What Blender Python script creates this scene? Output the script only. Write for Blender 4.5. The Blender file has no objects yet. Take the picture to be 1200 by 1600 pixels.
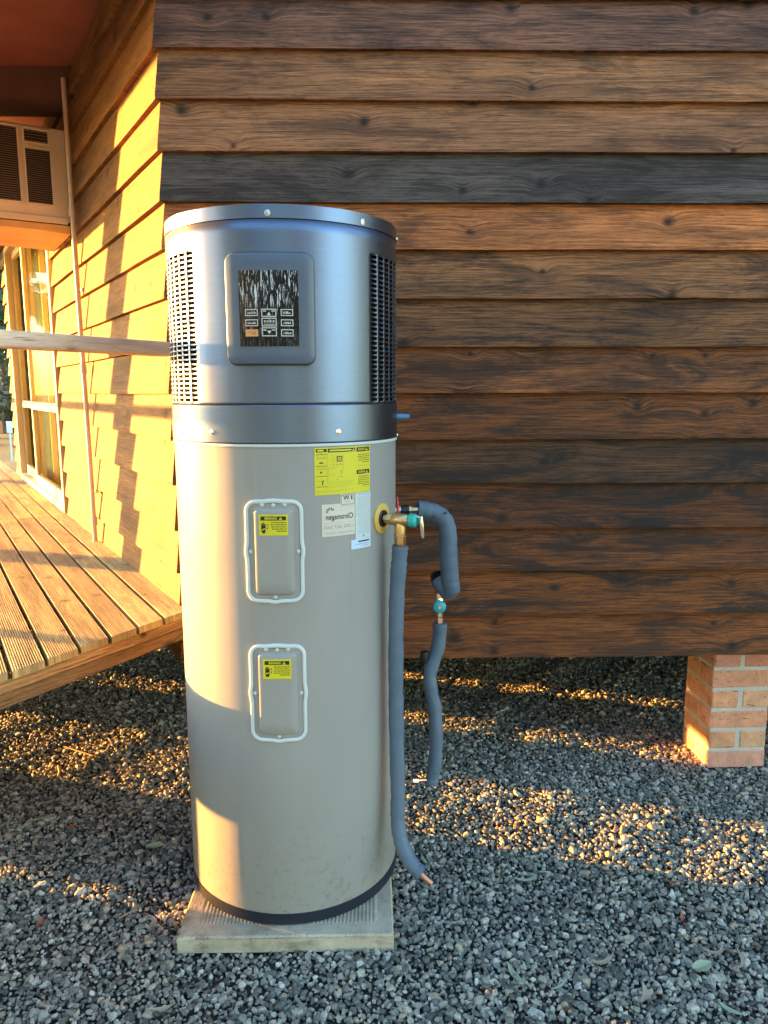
import bpy, bmesh, math, random
from mathutils import Vector, Matrix
random.seed(7)
R_ = math.radians
sc = bpy.context.scene
COL = sc.collection

# ------------------------------------------------------------------ camera
CAM_H = 1.55
cd = bpy.data.cameras.new("camera")
cd.sensor_fit = 'VERTICAL'; cd.sensor_height = 36.0
cd.lens = 1190.0 / 1600.0 * 36.0
cd.clip_start = 0.05; cd.clip_end = 900.0
cam = bpy.data.objects.new("camera", cd)
COL.objects.link(cam)
cam.matrix_world = Matrix.Translation((0, 0, CAM_H)) @ Matrix.Rotation(R_(90 - 9.0), 4, 'X') @ Matrix.Rotation(R_(-0.15), 4, 'Z')
sc.camera = cam

# ------------------------------------------------------------------ sky, sun, exposure
SUN_EL, SUN_AZ = 4.6, -72.5            # azimuth clockwise from +Y
world = bpy.data.worlds.new("World"); sc.world = world
world.use_nodes = True
wt = world.node_tree
sky = wt.nodes.new('ShaderNodeTexSky'); sky.sky_type = 'NISHITA'
sky.sun_disc = False
sky.sun_elevation = R_(SUN_EL); sky.sun_rotation = R_(SUN_AZ)
sky.air_density = 1.0; sky.dust_density = 0.5; sky.ozone_density = 1.7
wt.links.new(sky.outputs[0], wt.nodes['Background'].inputs[0])
wt.nodes['Background'].inputs[1].default_value = 0.15
sd = bpy.data.lights.new("sun", 'SUN')
sd.energy = 3.8; sd.angle = R_(0.5); sd.color = (1.0, 0.415, 0.08)
sun = bpy.data.objects.new("sun", sd); COL.objects.link(sun)
sdir = Vector((math.sin(R_(SUN_AZ)) * math.cos(R_(SUN_EL)), math.cos(R_(SUN_AZ)) * math.cos(R_(SUN_EL)), math.sin(R_(SUN_EL))))
sun.rotation_euler = sdir.to_track_quat('Z', 'Y').to_euler()
sun.location = sdir * 30
sc.view_settings.view_transform = 'Standard'
sc.view_settings.look = 'None'
sc.view_settings.gamma = 1.0
sc.view_settings.use_curve_mapping = False
sc.view_settings.exposure = 3.85
sc.cycles.max_bounces = 8
sc.cycles.caustics_reflective = False
sc.cycles.caustics_refractive = False

# ------------------------------------------------------------------ materials
def nodes_of(name):
    m = bpy.data.materials.new(name); m.use_nodes = True
    nt = m.node_tree
    return m, nt, nt.nodes['Principled BSDF']

class G:
    """tiny helper for wiring nodes"""
    def __init__(s, nt): s.nt = nt
    def n(s, t, **kw):
        x = s.nt.nodes.new(t)
        for k, v in kw.items(): setattr(x, k, v)
        return x
    def l(s, a, b): s.nt.links.new(a, b)
    def val(s, sock, v):
        if hasattr(v, 'is_linked') or isinstance(v, bpy.types.NodeSocket): s.l(v, sock)
        else: sock.default_value = v
    def math(s, op, a, b=None, c=None, clamp=False):
        x = s.n('ShaderNodeMath', operation=op); x.use_clamp = clamp
        s.val(x.inputs[0], a)
        if b is not None: s.val(x.inputs[1], b)
        if c is not None: s.val(x.inputs[2], c)
        return x.outputs[0]
    def mix(s, fac, a, b, mode='MIX'):
        x = s.n('ShaderNodeMix', data_type='RGBA', blend_type=mode)
        s.val(x.inputs[0], fac); s.val(x.inputs[6], a); s.val(x.inputs[7], b)
        return x.outputs[2]
    def ramp(s, fac, stops):
        x = s.n('ShaderNodeValToRGB')
        e = x.color_ramp.elements
        while len(e) < len(stops): e.new(0.5)
        for i, (p, c) in enumerate(stops):
            e[i].position = p
            e[i].color = (c, c, c, 1) if not hasattr(c, '__len__') else (*c[:3], 1)
        s.l(fac, x.inputs[0]); return x.outputs[0]
    def noise(s, vec, scale, detail=4, rough=0.55, dist=0.0, dim='3D'):
        x = s.n('ShaderNodeTexNoise', noise_dimensions=dim)
        x.inputs['Scale'].default_value = scale; x.inputs['Detail'].default_value = detail
        x.inputs['Roughness'].default_value = rough; x.inputs['Distortion'].default_value = dist
        if vec is not None: s.l(vec, x.inputs['Vector'])
        return x.outputs['Fac']
    def vmul(s, v, k):
        x = s.n('ShaderNodeVectorMath', operation='MULTIPLY'); s.l(v, x.inputs[0]); x.inputs[1].default_value = k
        return x.outputs[0]
    def vadd(s, a, b):
        x = s.n('ShaderNodeVectorMath', operation='ADD'); s.l(a, x.inputs[0]); s.val(x.inputs[1], b)
        return x.outputs[0]
    def bump(s, h, strength, dist, prev=None):
        x = s.n('ShaderNodeBump'); x.inputs['Strength'].default_value = strength
        x.inputs['Distance'].default_value = dist; s.l(h, x.inputs['Height'])
        if prev is not None: s.l(prev, x.inputs['Normal'])
        return x.outputs[0]

def simple(name, col, rough=0.5, metal=0.0, var=0.15, scale=30, bump=0.0, bdist=0.001, spec=0.5):
    m, nt, b = nodes_of(name); g = G(nt)
    tc = g.n('ShaderNodeTexCoord').outputs['Object']
    f = g.noise(tc, scale, 5)
    f2 = g.noise(tc, scale * 0.13, 3)
    ff = g.math('MULTIPLY', g.math('ADD', f, f2), 0.5)
    k = g.ramp(ff, [(0.3, 1 - var), (0.7, 1 + var)])
    b.inputs['Base Color'].default_value = (*col, 1)
    g.l(g.mix(1.0, (*col, 1), k, 'MULTIPLY'), b.inputs['Base Color'])
    b.inputs['Roughness'].default_value = rough; b.inputs['Metallic'].default_value = metal
    b.inputs['Specular IOR Level'].default_value = spec
    if bump: g.l(g.bump(f, bump, bdist), b.inputs['Normal'])
    return m

def wood(name, long_axis=0, across=2, grain=1.0, knots=True, stain=1.0, rough=0.8, bump=0.9, usecolor=True, col=(0.3, 0.2, 0.1), knot_amt=0.85, contrast=1.0, stain_col=(0.026, 0.020, 0.017)):
    """sawn, weathered timber: the grain runs along one axis and bends round knots"""
    m, nt, b = nodes_of(name); g = G(nt)
    tc = g.n('ShaderNodeTexCoord').outputs['Object']
    oi = g.n('ShaderNodeObjectInfo')
    sep = g.n('ShaderNodeSeparateXYZ'); g.l(tc, sep.inputs[0])
    rnd = g.math('MULTIPLY', oi.outputs['Random'], 57.0)
    u = g.math('ADD', sep.outputs[long_axis], rnd)
    v = g.math('ADD', sep.outputs[across], g.math('MULTIPLY', oi.outputs['Random'], 13.0))
    w = sep.outputs[3 - long_axis - across]
    def comb(a, b_, c):
        x = g.n('ShaderNodeCombineXYZ')
        g.val(x.inputs[0], a); g.val(x.inputs[1], b_); g.val(x.inputs[2], c); return x.outputs[0]
    P = comb(u, v, w)
    # knots
    kv = comb(g.math('MULTIPLY', u, 4.6), g.math('MULTIPLY', v, 5.6), 0.0)
    vor = g.n('ShaderNodeTexVoronoi', voronoi_dimensions='2D'); vor.inputs['Scale'].default_value = 1.0
    jit = g.noise(comb(g.math('MULTIPLY', u, 14), g.math('MULTIPLY', v, 26), 0.0), 1.0, 3)
    kd = g.n('ShaderNodeVectorMath', operation='ADD'); g.l(kv, kd.inputs[0])
    jj = comb(g.math('MULTIPLY', g.math('SUBTRACT', jit, 0.5), 0.14), g.math('MULTIPLY', g.math('SUBTRACT', jit, 0.5), 0.14), 0.0)
    g.l(jj, kd.inputs[1]); g.l(kd.outputs[0], vor.inputs['Vector'])
    d = vor.outputs['Distance']
    sepc = g.n('ShaderNodeSeparateColor'); g.l(vor.outputs['Color'], sepc.inputs[0])
    gate = g.math('GREATER_THAN', sepc.outputs[0], 0.62)
    size = g.math('ADD', g.math('MULTIPLY', sepc.outputs[1], 0.085), 0.045)
    kn = g.math('MULTIPLY', g.math('SMOOTH_MIN', 1.0, g.math('SUBTRACT', 1.35, g.math('DIVIDE', d, size)), 0.25), gate, clamp=True)
    bend = g.math('MULTIPLY', g.math('EXPONENT', g.math('MULTIPLY', g.math('POWER', d, 2.0), -22.0)), gate)
    # grain lines
    vv = g.math('ADD', v, g.math('MULTIPLY', bend, 0.020))
    slow = g.noise(comb(g.math('MULTIPLY', u, 1.1), g.math('MULTIPLY', v, 5.0), w), 1.0, 3)
    v2 = g.math('ADD', vv, g.math('MULTIPLY', slow, 0.028))
    g1 = g.noise(comb(g.math('MULTIPLY', u, 2.2), g.math('MULTIPLY', v2, 130.0 * grain), w), 1.0, 5, 0.65)
    ring = g.math('SINE', g.math('ADD', g.math('MULTIPLY', v2, 520.0 * grain), g.math('MULTIPLY', slow, 30.0)))
    fine = g.noise(comb(g.math('MULTIPLY', u, 26.0), g.math('MULTIPLY', v2, 420.0 * grain), g.math('MULTIPLY', w, 60.0)), 1.0, 3, 0.7)
    gr = g.math('ADD', g.math('MULTIPLY', g1, 0.55), g.math('ADD', g.math('MULTIPLY', ring, 0.022), g.math('MULTIPLY', fine, 0.45)))
    tone = g.ramp(gr, [(0.30, 0.30), (0.42, 0.78), (0.52, 1.15), (0.62, 1.45), (0.75, 2.0)])
    if contrast < 1.0: tone = g.mix(contrast, (1, 1, 1, 1), tone)
    base = oi.outputs['Color'] if usecolor else (*col, 1)
    c = g.mix(1.0, base, tone, 'MULTIPLY')
    # broad tone drift
    drift = g.noise(comb(g.math('MULTIPLY', u, 0.9), g.math('MULTIPLY', v, 9.0), 0.0), 1.0, 4, 0.6)
    c = g.mix(1.0, c, g.ramp(drift, [(0.3, (0.62, 0.60, 0.62)), (0.5, (1, 1, 1)), (0.7, (1.35, 1.25, 1.1))]), 'MULTIPLY')
    # dark weather stain
    st = g.noise(comb(g.math('MULTIPLY', u, 2.3), g.math('MULTIPLY', v2, 11.0), 3.0), 1.0, 8, 0.72, 0.8)
    amt = g.math('MULTIPLY', oi.outputs['Alpha'], stain)
    c = g.mix(g.math('MULTIPLY', g.ramp(st, [(0.47, 0.0), (0.60, 1.0)]), amt, clamp=True), c, (*stain_col, 1))
    gp = g.noise(comb(g.math('MULTIPLY', u, 5.0), g.math('MULTIPLY', v2, 210.0 * grain), 5.0), 1.0, 5, 0.72)
    c = g.mix(g.math('MULTIPLY', g.ramp(gp, [(0.49, 0.0), (0.58, 1.0)]), amt, clamp=True), c, (*stain_col, 1))
    # knots and drying cracks
    if knots:
        halo = g.math('MULTIPLY', g.math('EXPONENT', g.math('MULTIPLY', g.math('DIVIDE', d, size), -1.1)), gate)
        c = g.mix(g.math('MULTIPLY', halo, 0.55), c, (*stain_col, 1))
        c = g.mix(g.math('MULTIPLY', kn, knot_amt), c, (stain_col[0] * 0.8, stain_col[1] * 0.75, stain_col[2] * 0.7, 1))
    crk = g.noise(comb(g.math('MULTIPLY', u, 6.5), g.math('MULTIPLY', v2, 230.0 * grain), 9.0), 1.0, 3, 0.6)
    crk = g.ramp(crk, [(0.30, 1.0), (0.37, 0.0)])
    c = g.mix(g.math('MULTIPLY', crk, 0.8), c, (0.012, 0.010, 0.009, 1))
    g.l(c, b.inputs['Base Color'])
    b.inputs['Roughness'].default_value = rough
    b.inputs['Specular IOR Level'].default_value = 0.3
    h = g.math('SUBTRACT', gr, g.math('MULTIPLY', crk, 0.6))
    g.l(g.bump(h, bump, 0.006), b.inputs['Normal'])
    return m

M = {}
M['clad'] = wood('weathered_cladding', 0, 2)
M['clad_sunlit'] = wood('sunlit_cladding', 0, 2, stain=0.42, knot_amt=0.75, stain_col=(0.075, 0.032, 0.013), bump=0.5)  # same stained boards; the sunlit gold is put into this copy's colour
M['deck'] = wood('deck_pine', 0, 1, contrast=0.75, stain=0.38, knot_amt=0.6, stain_col=(0.12, 0.07, 0.03), bump=0.35)
M['fascia'] = wood('fascia_timber', 0, 2, stain=0.3, stain_col=(0.08, 0.045, 0.02))
M['rail'] = wood('rail_timber', 0, 2, stain=0.06, knot_amt=0.35, contrast=0.35, stain_col=(0.12, 0.08, 0.05), grain=0.8)
M['post'] = wood('post_timber', 2, 0, stain=0.3)
M['soffit'] = simple('red_brown_soffit', (0.27, 0.105, 0.085), 0.6, 0, 0.3, 6, 0.15)
M['soffit_dark'] = simple('dark_brown_beam', (0.12, 0.06, 0.05), 0.7, 0, 0.3, 8, 0.2)
M['ply'] = simple('plywood', (0.72, 0.52, 0.26), 0.6, 0, 0.25, 9, 0.15)
M['cream'] = simple('cream_paint', (0.82, 0.79, 0.70), 0.45, 0, 0.06, 12)
M['louvre'] = simple('grey_brown_louvre', (0.26, 0.21, 0.16), 0.5)
M['matte'] = simple('matte_black_coil', (0.012, 0.012, 0.013), 1.0, spec=0.0)
M['conduit'] = simple('grey_cream_plastic', (0.68, 0.58, 0.44), 0.4, 0, 0.10, 20)
M['dark'] = simple('dark_void', (0.015, 0.015, 0.016), 0.6)
M['inner'] = simple('dark_underlay', (0.03, 0.026, 0.022), 0.9)
M['black_plastic'] = simple('black_plastic', (0.012, 0.013, 0.018), 0.35, 0, 0.1, 60)
M['ringblack'] = simple('navy_black_plastic', (0.010, 0.014, 0.028), 0.38, 0, 0.15, 40)
M['brass'] = simple('brass', (0.62, 0.44, 0.22), 0.34, 1.0, 0.22, 70, 0.1)
M['chrome'] = simple('chromed_brass', (0.66, 0.64, 0.58), 0.22, 1.0, 0.1, 60)
M['copper'] = simple('copper', (0.72, 0.36, 0.24), 0.35, 1.0, 0.2, 50)
M['screw'] = simple('screw_steel', (0.70, 0.70, 0.70), 0.3, 1.0, 0.1, 80)
M['teal'] = simple('teal_plastic', (0.03, 0.42, 0.38), 0.35, 0, 0.1, 50)
M['tealblue'] = simple('turquoise_plastic', (0.03, 0.38, 0.48), 0.35, 0, 0.1, 50)
M['red'] = simple('red_plastic', (0.65, 0.04, 0.05), 0.4)
M['flange'] = simple('yellow_flange', (0.62, 0.42, 0.10), 0.55, 0, 0.1, 40)
M['trimwhite'] = simple('pale_grey_trim', (0.55, 0.63, 0.65), 0.4, 0, 0.06, 30)
M['yellow'] = simple('yellow_label', (0.62, 0.58, 0.02), 0.4, 0, 0.03, 10)
M['ink'] = simple('black_ink', (0.012, 0.012, 0.012), 0.5)
M['inkbrown'] = simple('brown_ink', (0.10, 0.035, 0.015), 0.5)
M['inkgrey'] = simple('grey_ink', (0.28, 0.30, 0.31), 0.5)
M['inkolive'] = simple('olive_ink', (0.22, 0.20, 0.02), 0.5)
M['paper'] = simple('white_label', (0.60, 0.57, 0.50), 0.42, 0, 0.03, 12)
M['paperblue'] = simple('bluish_white_label', (0.52, 0.62, 0.66), 0.42, 0, 0.03, 12)
M['blue_label'] = simple('light_blue_label', (0.50, 0.66, 0.86), 0.42, 0, 0.03, 12)
M['bezel'] = simple('grey_plastic_bezel', (0.085, 0.120, 0.175), 0.33, 0, 0.04, 60)
M['btnline'] = simple('button_print', (0.62, 0.62, 0.60), 0.4)
M['orange'] = simple('orange_button', (0.75, 0.36, 0.12), 0.4)
M['bluecap'] = simple('blue_plastic', (0.08, 0.22, 0.45), 0.35)
M['brick'] = None
M['bark'] = simple('bark', (0.10, 0.075, 0.055), 0.9, 0, 0.4, 10, 0.6, 0.02)
M['white'] = simple('white_paint', (0.7, 0.74, 0.8), 0.5)

def mat_body():
    m, nt, b = nodes_of('grey_beige_enamel'); g = G(nt)
    tc = g.n('ShaderNodeTexCoord').outputs['Object']
    big = g.noise(g.vmul(tc, (1.5, 1.5, 0.7)), 2.0, 4)
    c = g.ramp(big, [(0.3, (0.268, 0.276, 0.272)), (0.7, (0.315, 0.322, 0.314))])
    spk = g.ramp(g.noise(tc, 240, 2), [(0.62, 0.0), (0.75, 1.0)])
    c = g.mix(g.math('MULTIPLY', spk, 0.12), c, (0.16, 0.16, 0.15, 1))
    sp_ = g.n('ShaderNodeSeparateXYZ'); g.l(tc, sp_.inputs[0])
    lo = g.n('ShaderNodeMapRange'); g.l(sp_.outputs[2], lo.inputs[0])
    lo.inputs[1].default_value = 0.09; lo.inputs[2].default_value = 0.42; lo.inputs[3].default_value = 1.0; lo.inputs[4].default_value = 0.0
    mud = g.ramp(g.noise(tc, 46, 5, 0.7), [(0.54, 0.0), (0.66, 1.0)])
    run = g.ramp(g.noise(g.vmul(tc, (26, 26, 1.2)), 1.0, 4, 0.6), [(0.56, 0.0), (0.72, 1.0)])
    c = g.mix(g.math('MULTIPLY', g.math('MULTIPLY', mud, lo.outputs[0]), 0.55), c, (0.17, 0.145, 0.11, 1))
    c = g.mix(g.math('MULTIPLY', run, 0.10), c, (0.15, 0.14, 0.12, 1))
    g.l(c, b.inputs['Base Color'])
    g.l(g.ramp(g.noise(tc, 6, 4), [(0.3, 0.36), (0.7, 0.46)]), b.inputs['Roughness'])
    g.l(g.bump(g.noise(tc, 320, 2), 0.06, 0.001, g.bump(g.noise(tc, 3.0, 2), 0.05, 0.01)), b.inputs['Normal'])
    return m
M['body'] = mat_body()

def mat_steel():
    m, nt, b = nodes_of('brushed_stainless'); g = G(nt)
    tc = g.n('ShaderNodeTexCoord').outputs['Object']
    sep = g.n('ShaderNodeSeparateXYZ'); g.l(tc, sep.inputs[0])
    ang = g.math('ARCTAN2', sep.outputs[0], g.math('MULTIPLY', sep.outputs[1], -1.0))
    cb = g.n('ShaderNodeCombineXYZ')
    g.l(g.math('MULTIPLY', ang, 6.0), cb.inputs[0]); g.l(g.math('MULTIPLY', sep.outputs[2], 700.0), cb.inputs[1])
    br = g.noise(cb.outputs[0], 1.0, 4, 0.6)
    cl = g.noise(tc, 3.2, 5, 0.6)
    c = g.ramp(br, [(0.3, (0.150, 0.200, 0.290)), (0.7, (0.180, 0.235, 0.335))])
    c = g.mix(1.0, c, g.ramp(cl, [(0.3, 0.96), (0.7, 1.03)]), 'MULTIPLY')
    g.l(c, b.inputs['Base Color'])
    b.inputs['Metallic'].default_value = 1.0
    b.inputs['Roughness'].default_value = 0.40
    b.inputs['Anisotropic'].default_value = 0.6
    b.inputs['Anisotropic Rotation'].default_value = 0.25
    tg = g.n('ShaderNodeTangent', direction_type='RADIAL', axis='Z')
    g.l(tg.outputs[0], b.inputs['Tangent'])
    g.l(g.bump(br, 0.02, 0.0006), b.inputs['Normal'])
    return m
M['steel'] = mat_steel()

def mat_screen():
    """glossy black touch screen under wrinkled clear film, its glints painted as white streaks"""
    m, nt, b = nodes_of('filmed_screen'); g = G(nt)
    tc = g.n('ShaderNodeTexCoord').outputs['Object']
    sep = g.n('ShaderNodeSeparateXYZ'); g.l(tc, sep.inputs[0])
    cb = g.n('ShaderNodeCombineXYZ')
    g.l(g.math('MULTIPLY', sep.outputs[0], 210.0), cb.inputs[0]); g.l(g.math('MULTIPLY', sep.outputs[2], 26.0), cb.inputs[1])
    n = g.noise(cb.outputs[0], 1.0, 5, 0.7, 1.2)
    # white film glints painted into the colour, strongest in the upper half
    up = g.ramp(g.math('ADD', sep.outputs[2], g.math('MULTIPLY', g.math('SUBTRACT', g.noise(tc, 25, 3), 0.5), 0.10)), [(0.0, 0.0), (1.0, 1.0)])
    mr = g.n('ShaderNodeMapRange'); g.l(g.math('ADD', sep.outputs[2], g.math('MULTIPLY', g.math('SUBTRACT', g.noise(tc, 25, 3), 0.5), 0.12)), mr.inputs[0])
    mr.inputs[1].default_value = 1.735; mr.inputs[2].default_value = 1.775; mr.inputs[3].default_value = 0.12; mr.inputs[4].default_value = 1.0
    streak = g.math('MULTIPLY', g.ramp(n, [(0.545, 0.0), (0.60, 1.0)]), mr.outputs[0])
    g.l(g.mix(streak, (0.006, 0.005, 0.005, 1), (0.72, 0.76, 0.82, 1)), b.inputs['Base Color'])
    b.inputs['Roughness'].default_value = 0.2; b.inputs['Specular IOR Level'].default_value = 0.12
    g.l(g.bump(n, 0.7, 0.004), b.inputs['Normal'])
    return m
M['screen'] = mat_screen()

def mat_foam():
    m, nt, b = nodes_of('grey_foam_lagging'); g = G(nt)
    tc = g.n('ShaderNodeTexCoord').outputs['Object']
    n = g.noise(tc, 55, 5, 0.6); n2 = g.noise(tc, 9, 4)
    wr = g.noise(g.vmul(tc, (30, 30, 120)), 1.0, 4, 0.6)
    g.l(g.ramp(n2, [(0.3, (0.068, 0.110, 0.165)), (0.7, (0.108, 0.162, 0.228))]), b.inputs['Base Color'])
    b.inputs['Roughness'].default_value = 0.62
    g.l(g.bump(n, 0.15, 0.003, g.bump(wr, 0.35, 0.003)), b.inputs['Normal'])
    return m
M['foam'] = mat_foam()

def mat_brick():
    m, nt, b = nodes_of('orange_brick'); g = G(nt)
    tc = g.n('ShaderNodeTexCoord').outputs['Object']
    oi = g.n('ShaderNodeObjectInfo')
    p = g.vadd(tc, g.vmul(oi.outputs['Location'], (3, 5, 7)))
    n = g.noise(p, 18, 6, 0.65); n2 = g.noise(g.vmul(p, (1, 1, 5)), 12, 4, 0.6)
    c = g.mix(1.0, oi.outputs['Color'], g.ramp(n, [(0.3, 0.75), (0.7, 1.2)]), 'MULTIPLY')
    pit = g.ramp(g.noise(p, 90, 2), [(0.30, 1.0), (0.36, 0.0)])
    crk = g.ramp(n2, [(0.30, 1.0), (0.35, 0.0)])
    c = g.mix(g.math('MULTIPLY', g.math('MAXIMUM', pit, crk), 0.7), c, (0.06, 0.025, 0.015, 1))
    g.l(c, b.inputs['Base Color']); b.inputs['Roughness'].default_value = 0.85
    g.l(g.bump(g.math('SUBTRACT', n, g.math('MAXIMUM', pit, crk)), 0.5, 0.004), b.inputs['Normal'])
    return m
M['brick'] = mat_brick()
M['mortar'] = simple('grey_mortar', (0.46, 0.45, 0.41), 0.9, 0, 0.2, 60, 0.6, 0.003)

def mat_concrete():
    m, nt, b = nodes_of('weathered_concrete'); g = G(nt)
    tc = g.n('ShaderNodeTexCoord').outputs['Object']
    n = g.noise(tc, 9, 7, 0.65); n2 = g.noise(tc, 120, 3); n3 = g.noise(g.vmul(tc, (2, 2, 6)), 5, 5, 0.6)
    c = g.ramp(n, [(0.3, (0.20, 0.175, 0.125)), (0.5, (0.38, 0.34, 0.26)), (0.75, (0.52, 0.47, 0.37))])
    c = g.mix(g.ramp(n3, [(0.55, 0.0), (0.70, 0.75)]), c, (0.13, 0.105, 0.07, 1))
    pit = g.ramp(n2, [(0.28, 1.0), (0.36, 0.0)])
    c = g.mix(g.math('MULTIPLY', pit, 0.7), c, (0.07, 0.065, 0.055, 1))
    g.l(c, b.inputs['Base Color']); b.inputs['Roughness'].default_value = 0.9
    g.l(g.bump(g.math('SUBTRACT', g.math('ADD', n, n2), pit), 0.4, 0.003), b.inputs['Normal'])
    return m
M['concrete'] = mat_concrete()

def mat_pebble():
    m, nt, b = nodes_of('blue_grey_gravel'); g = G(nt)
    oi = g.n('ShaderNodeObjectInfo')
    tc = g.n('ShaderNodeTexCoord').outputs['Object']
    c = g.ramp(oi.outputs['Random'], [(0.0, (0.075, 0.076, 0.066)), (0.35, (0.185, 0.186, 0.158)), (0.60, (0.300, 0.296, 0.248)), (0.80, (0.46, 0.448, 0.38)), (0.93, (0.34, 0.27, 0.185)), (1.0, (0.60, 0.60, 0.54))])
    n = g.noise(tc, 1.8, 4, 0.6)
    c = g.mix(1.0, c, g.ramp(n, [(0.3, 0.7), (0.7, 1.25)]), 'MULTIPLY')
    g.l(c, b.inputs['Base Color']); b.inputs['Roughness'].default_value = 0.7
    g.l(g.bump(n, 0.3, 0.15), b.inputs['Normal'])
    return m
M['pebble'] = mat_pebble()

def mat_gravelbed():
    m, nt, b = nodes_of('gravel_bed'); g = G(nt)
    tc = g.n('ShaderNodeTexCoord').outputs['Object']
    vor = g.n('ShaderNodeTexVoronoi'); vor.inputs['Scale'].default_value = 62.0; g.l(tc, vor.inputs['Vector'])
    sepc = g.n('ShaderNodeSeparateColor'); g.l(vor.outputs['Color'], sepc.inputs[0])
    c = g.ramp(sepc.outputs[0], [(0.0, (0.015, 0.017, 0.017)), (1.0, (0.06, 0.065, 0.062))])
    g.l(c, b.inputs['Base Color']); b.inputs['Roughness'].default_value = 0.9
    g.l(g.bump(vor.outputs['Distance'], -0.8, 0.012), b.inputs['Normal'])
    return m
M['bed'] = mat_gravelbed()

def mat_lawn():
    m, nt, b = nodes_of('lawn'); g = G(nt)
    tc = g.n('ShaderNodeTexCoord').outputs['Object']
    n = g.noise(tc, 0.5, 6, 0.6); n2 = g.noise(tc, 14, 4, 0.7)
    c = g.ramp(n, [(0.3, (0.045, 0.075, 0.030)), (0.6, (0.085, 0.110, 0.045)), (0.8, (0.15, 0.14, 0.075))])
    c = g.mix(1.0, c, g.ramp(n2, [(0.3, 0.6), (0.7, 1.3)]), 'MULTIPLY')
    g.l(c, b.inputs['Base Color']); b.inputs['Roughness'].default_value = 0.95
    g.l(g.bump(n2, 0.8, 0.05), b.inputs['Normal'])
    return m
M['lawn'] = mat_lawn()

def mat_leaf(name, c0, c1):
    m, nt, b = nodes_of(name); g = G(nt)
    geo = g.n('ShaderNodeNewGeometry')
    r = geo.outputs['Random Per Island']
    g.l(g.ramp(r, [(0.0, c0), (1.0, c1)]), b.inputs['Base Color'])
    b.inputs['Roughness'].default_value = 0.6
    return m
M['leaf'] = mat_leaf('tree_leaf', (0.030, 0.045, 0.022), (0.095, 0.12, 0.055))
M['leaf2'] = mat_leaf('olive_tree_leaf', (0.05, 0.045, 0.02), (0.13, 0.11, 0.05))
M['litter_green'] = simple('pale_green_leaf', (0.30, 0.36, 0.24), 0.55, 0, 0.15, 40)
M['litter_tan'] = simple('dry_tan_leaf', (0.32, 0.27, 0.20), 0.6, 0, 0.2, 40)
M['litter_red'] = simple('reddish_leaf', (0.32, 0.10, 0.05), 0.6, 0, 0.2, 40)
M['twig'] = simple('dry_twig', (0.26, 0.20, 0.14), 0.8, 0, 0.2, 60)

def mat_glass(name='door_glass', tint=(0.86, 0.90, 0.84, 1)):
    m = bpy.data.materials.new(name); m.use_nodes = True
    nt = m.node_tree; nt.nodes.clear(); g = G(nt)
    out = g.n('ShaderNodeOutputMaterial'); mx = g.n('ShaderNodeMixShader')
    tr = g.n('ShaderNodeBsdfTransparent'); gl = g.n('ShaderNodeBsdfGlossy'); gl.inputs['Roughness'].default_value = 0.03
    tr.inputs[0].default_value = tint
    fr = g.n('ShaderNodeFresnel'); fr.inputs[0].default_value = 1.5
    tc = g.n('ShaderNodeTexCoord').outputs['Object']
    g.l(g.bump(g.noise(tc, 1.3, 2), 0.08, 0.02), gl.inputs['Normal'])
    g.l(g.math('MULTIPLY', fr.outputs[0], 0.13), mx.inputs[0]); g.l(tr.outputs[0], mx.inputs[1]); g.l(gl.outputs[0], mx.inputs[2])
    g.l(mx.outputs[0], out.inputs[0])
    return m
M['glass'] = mat_glass()
M['glass_grey'] = mat_glass('grey_door_glass', (0.78, 0.82, 0.74, 1))
M['bronze'] = simple('bronze_frame', (0.50, 0.42, 0.28), 0.5, 0, 0.08, 14)
M['curtain'] = simple('pale_curtain', (0.74, 0.58, 0.28), 0.8, 0, 0.12, 5)

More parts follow.
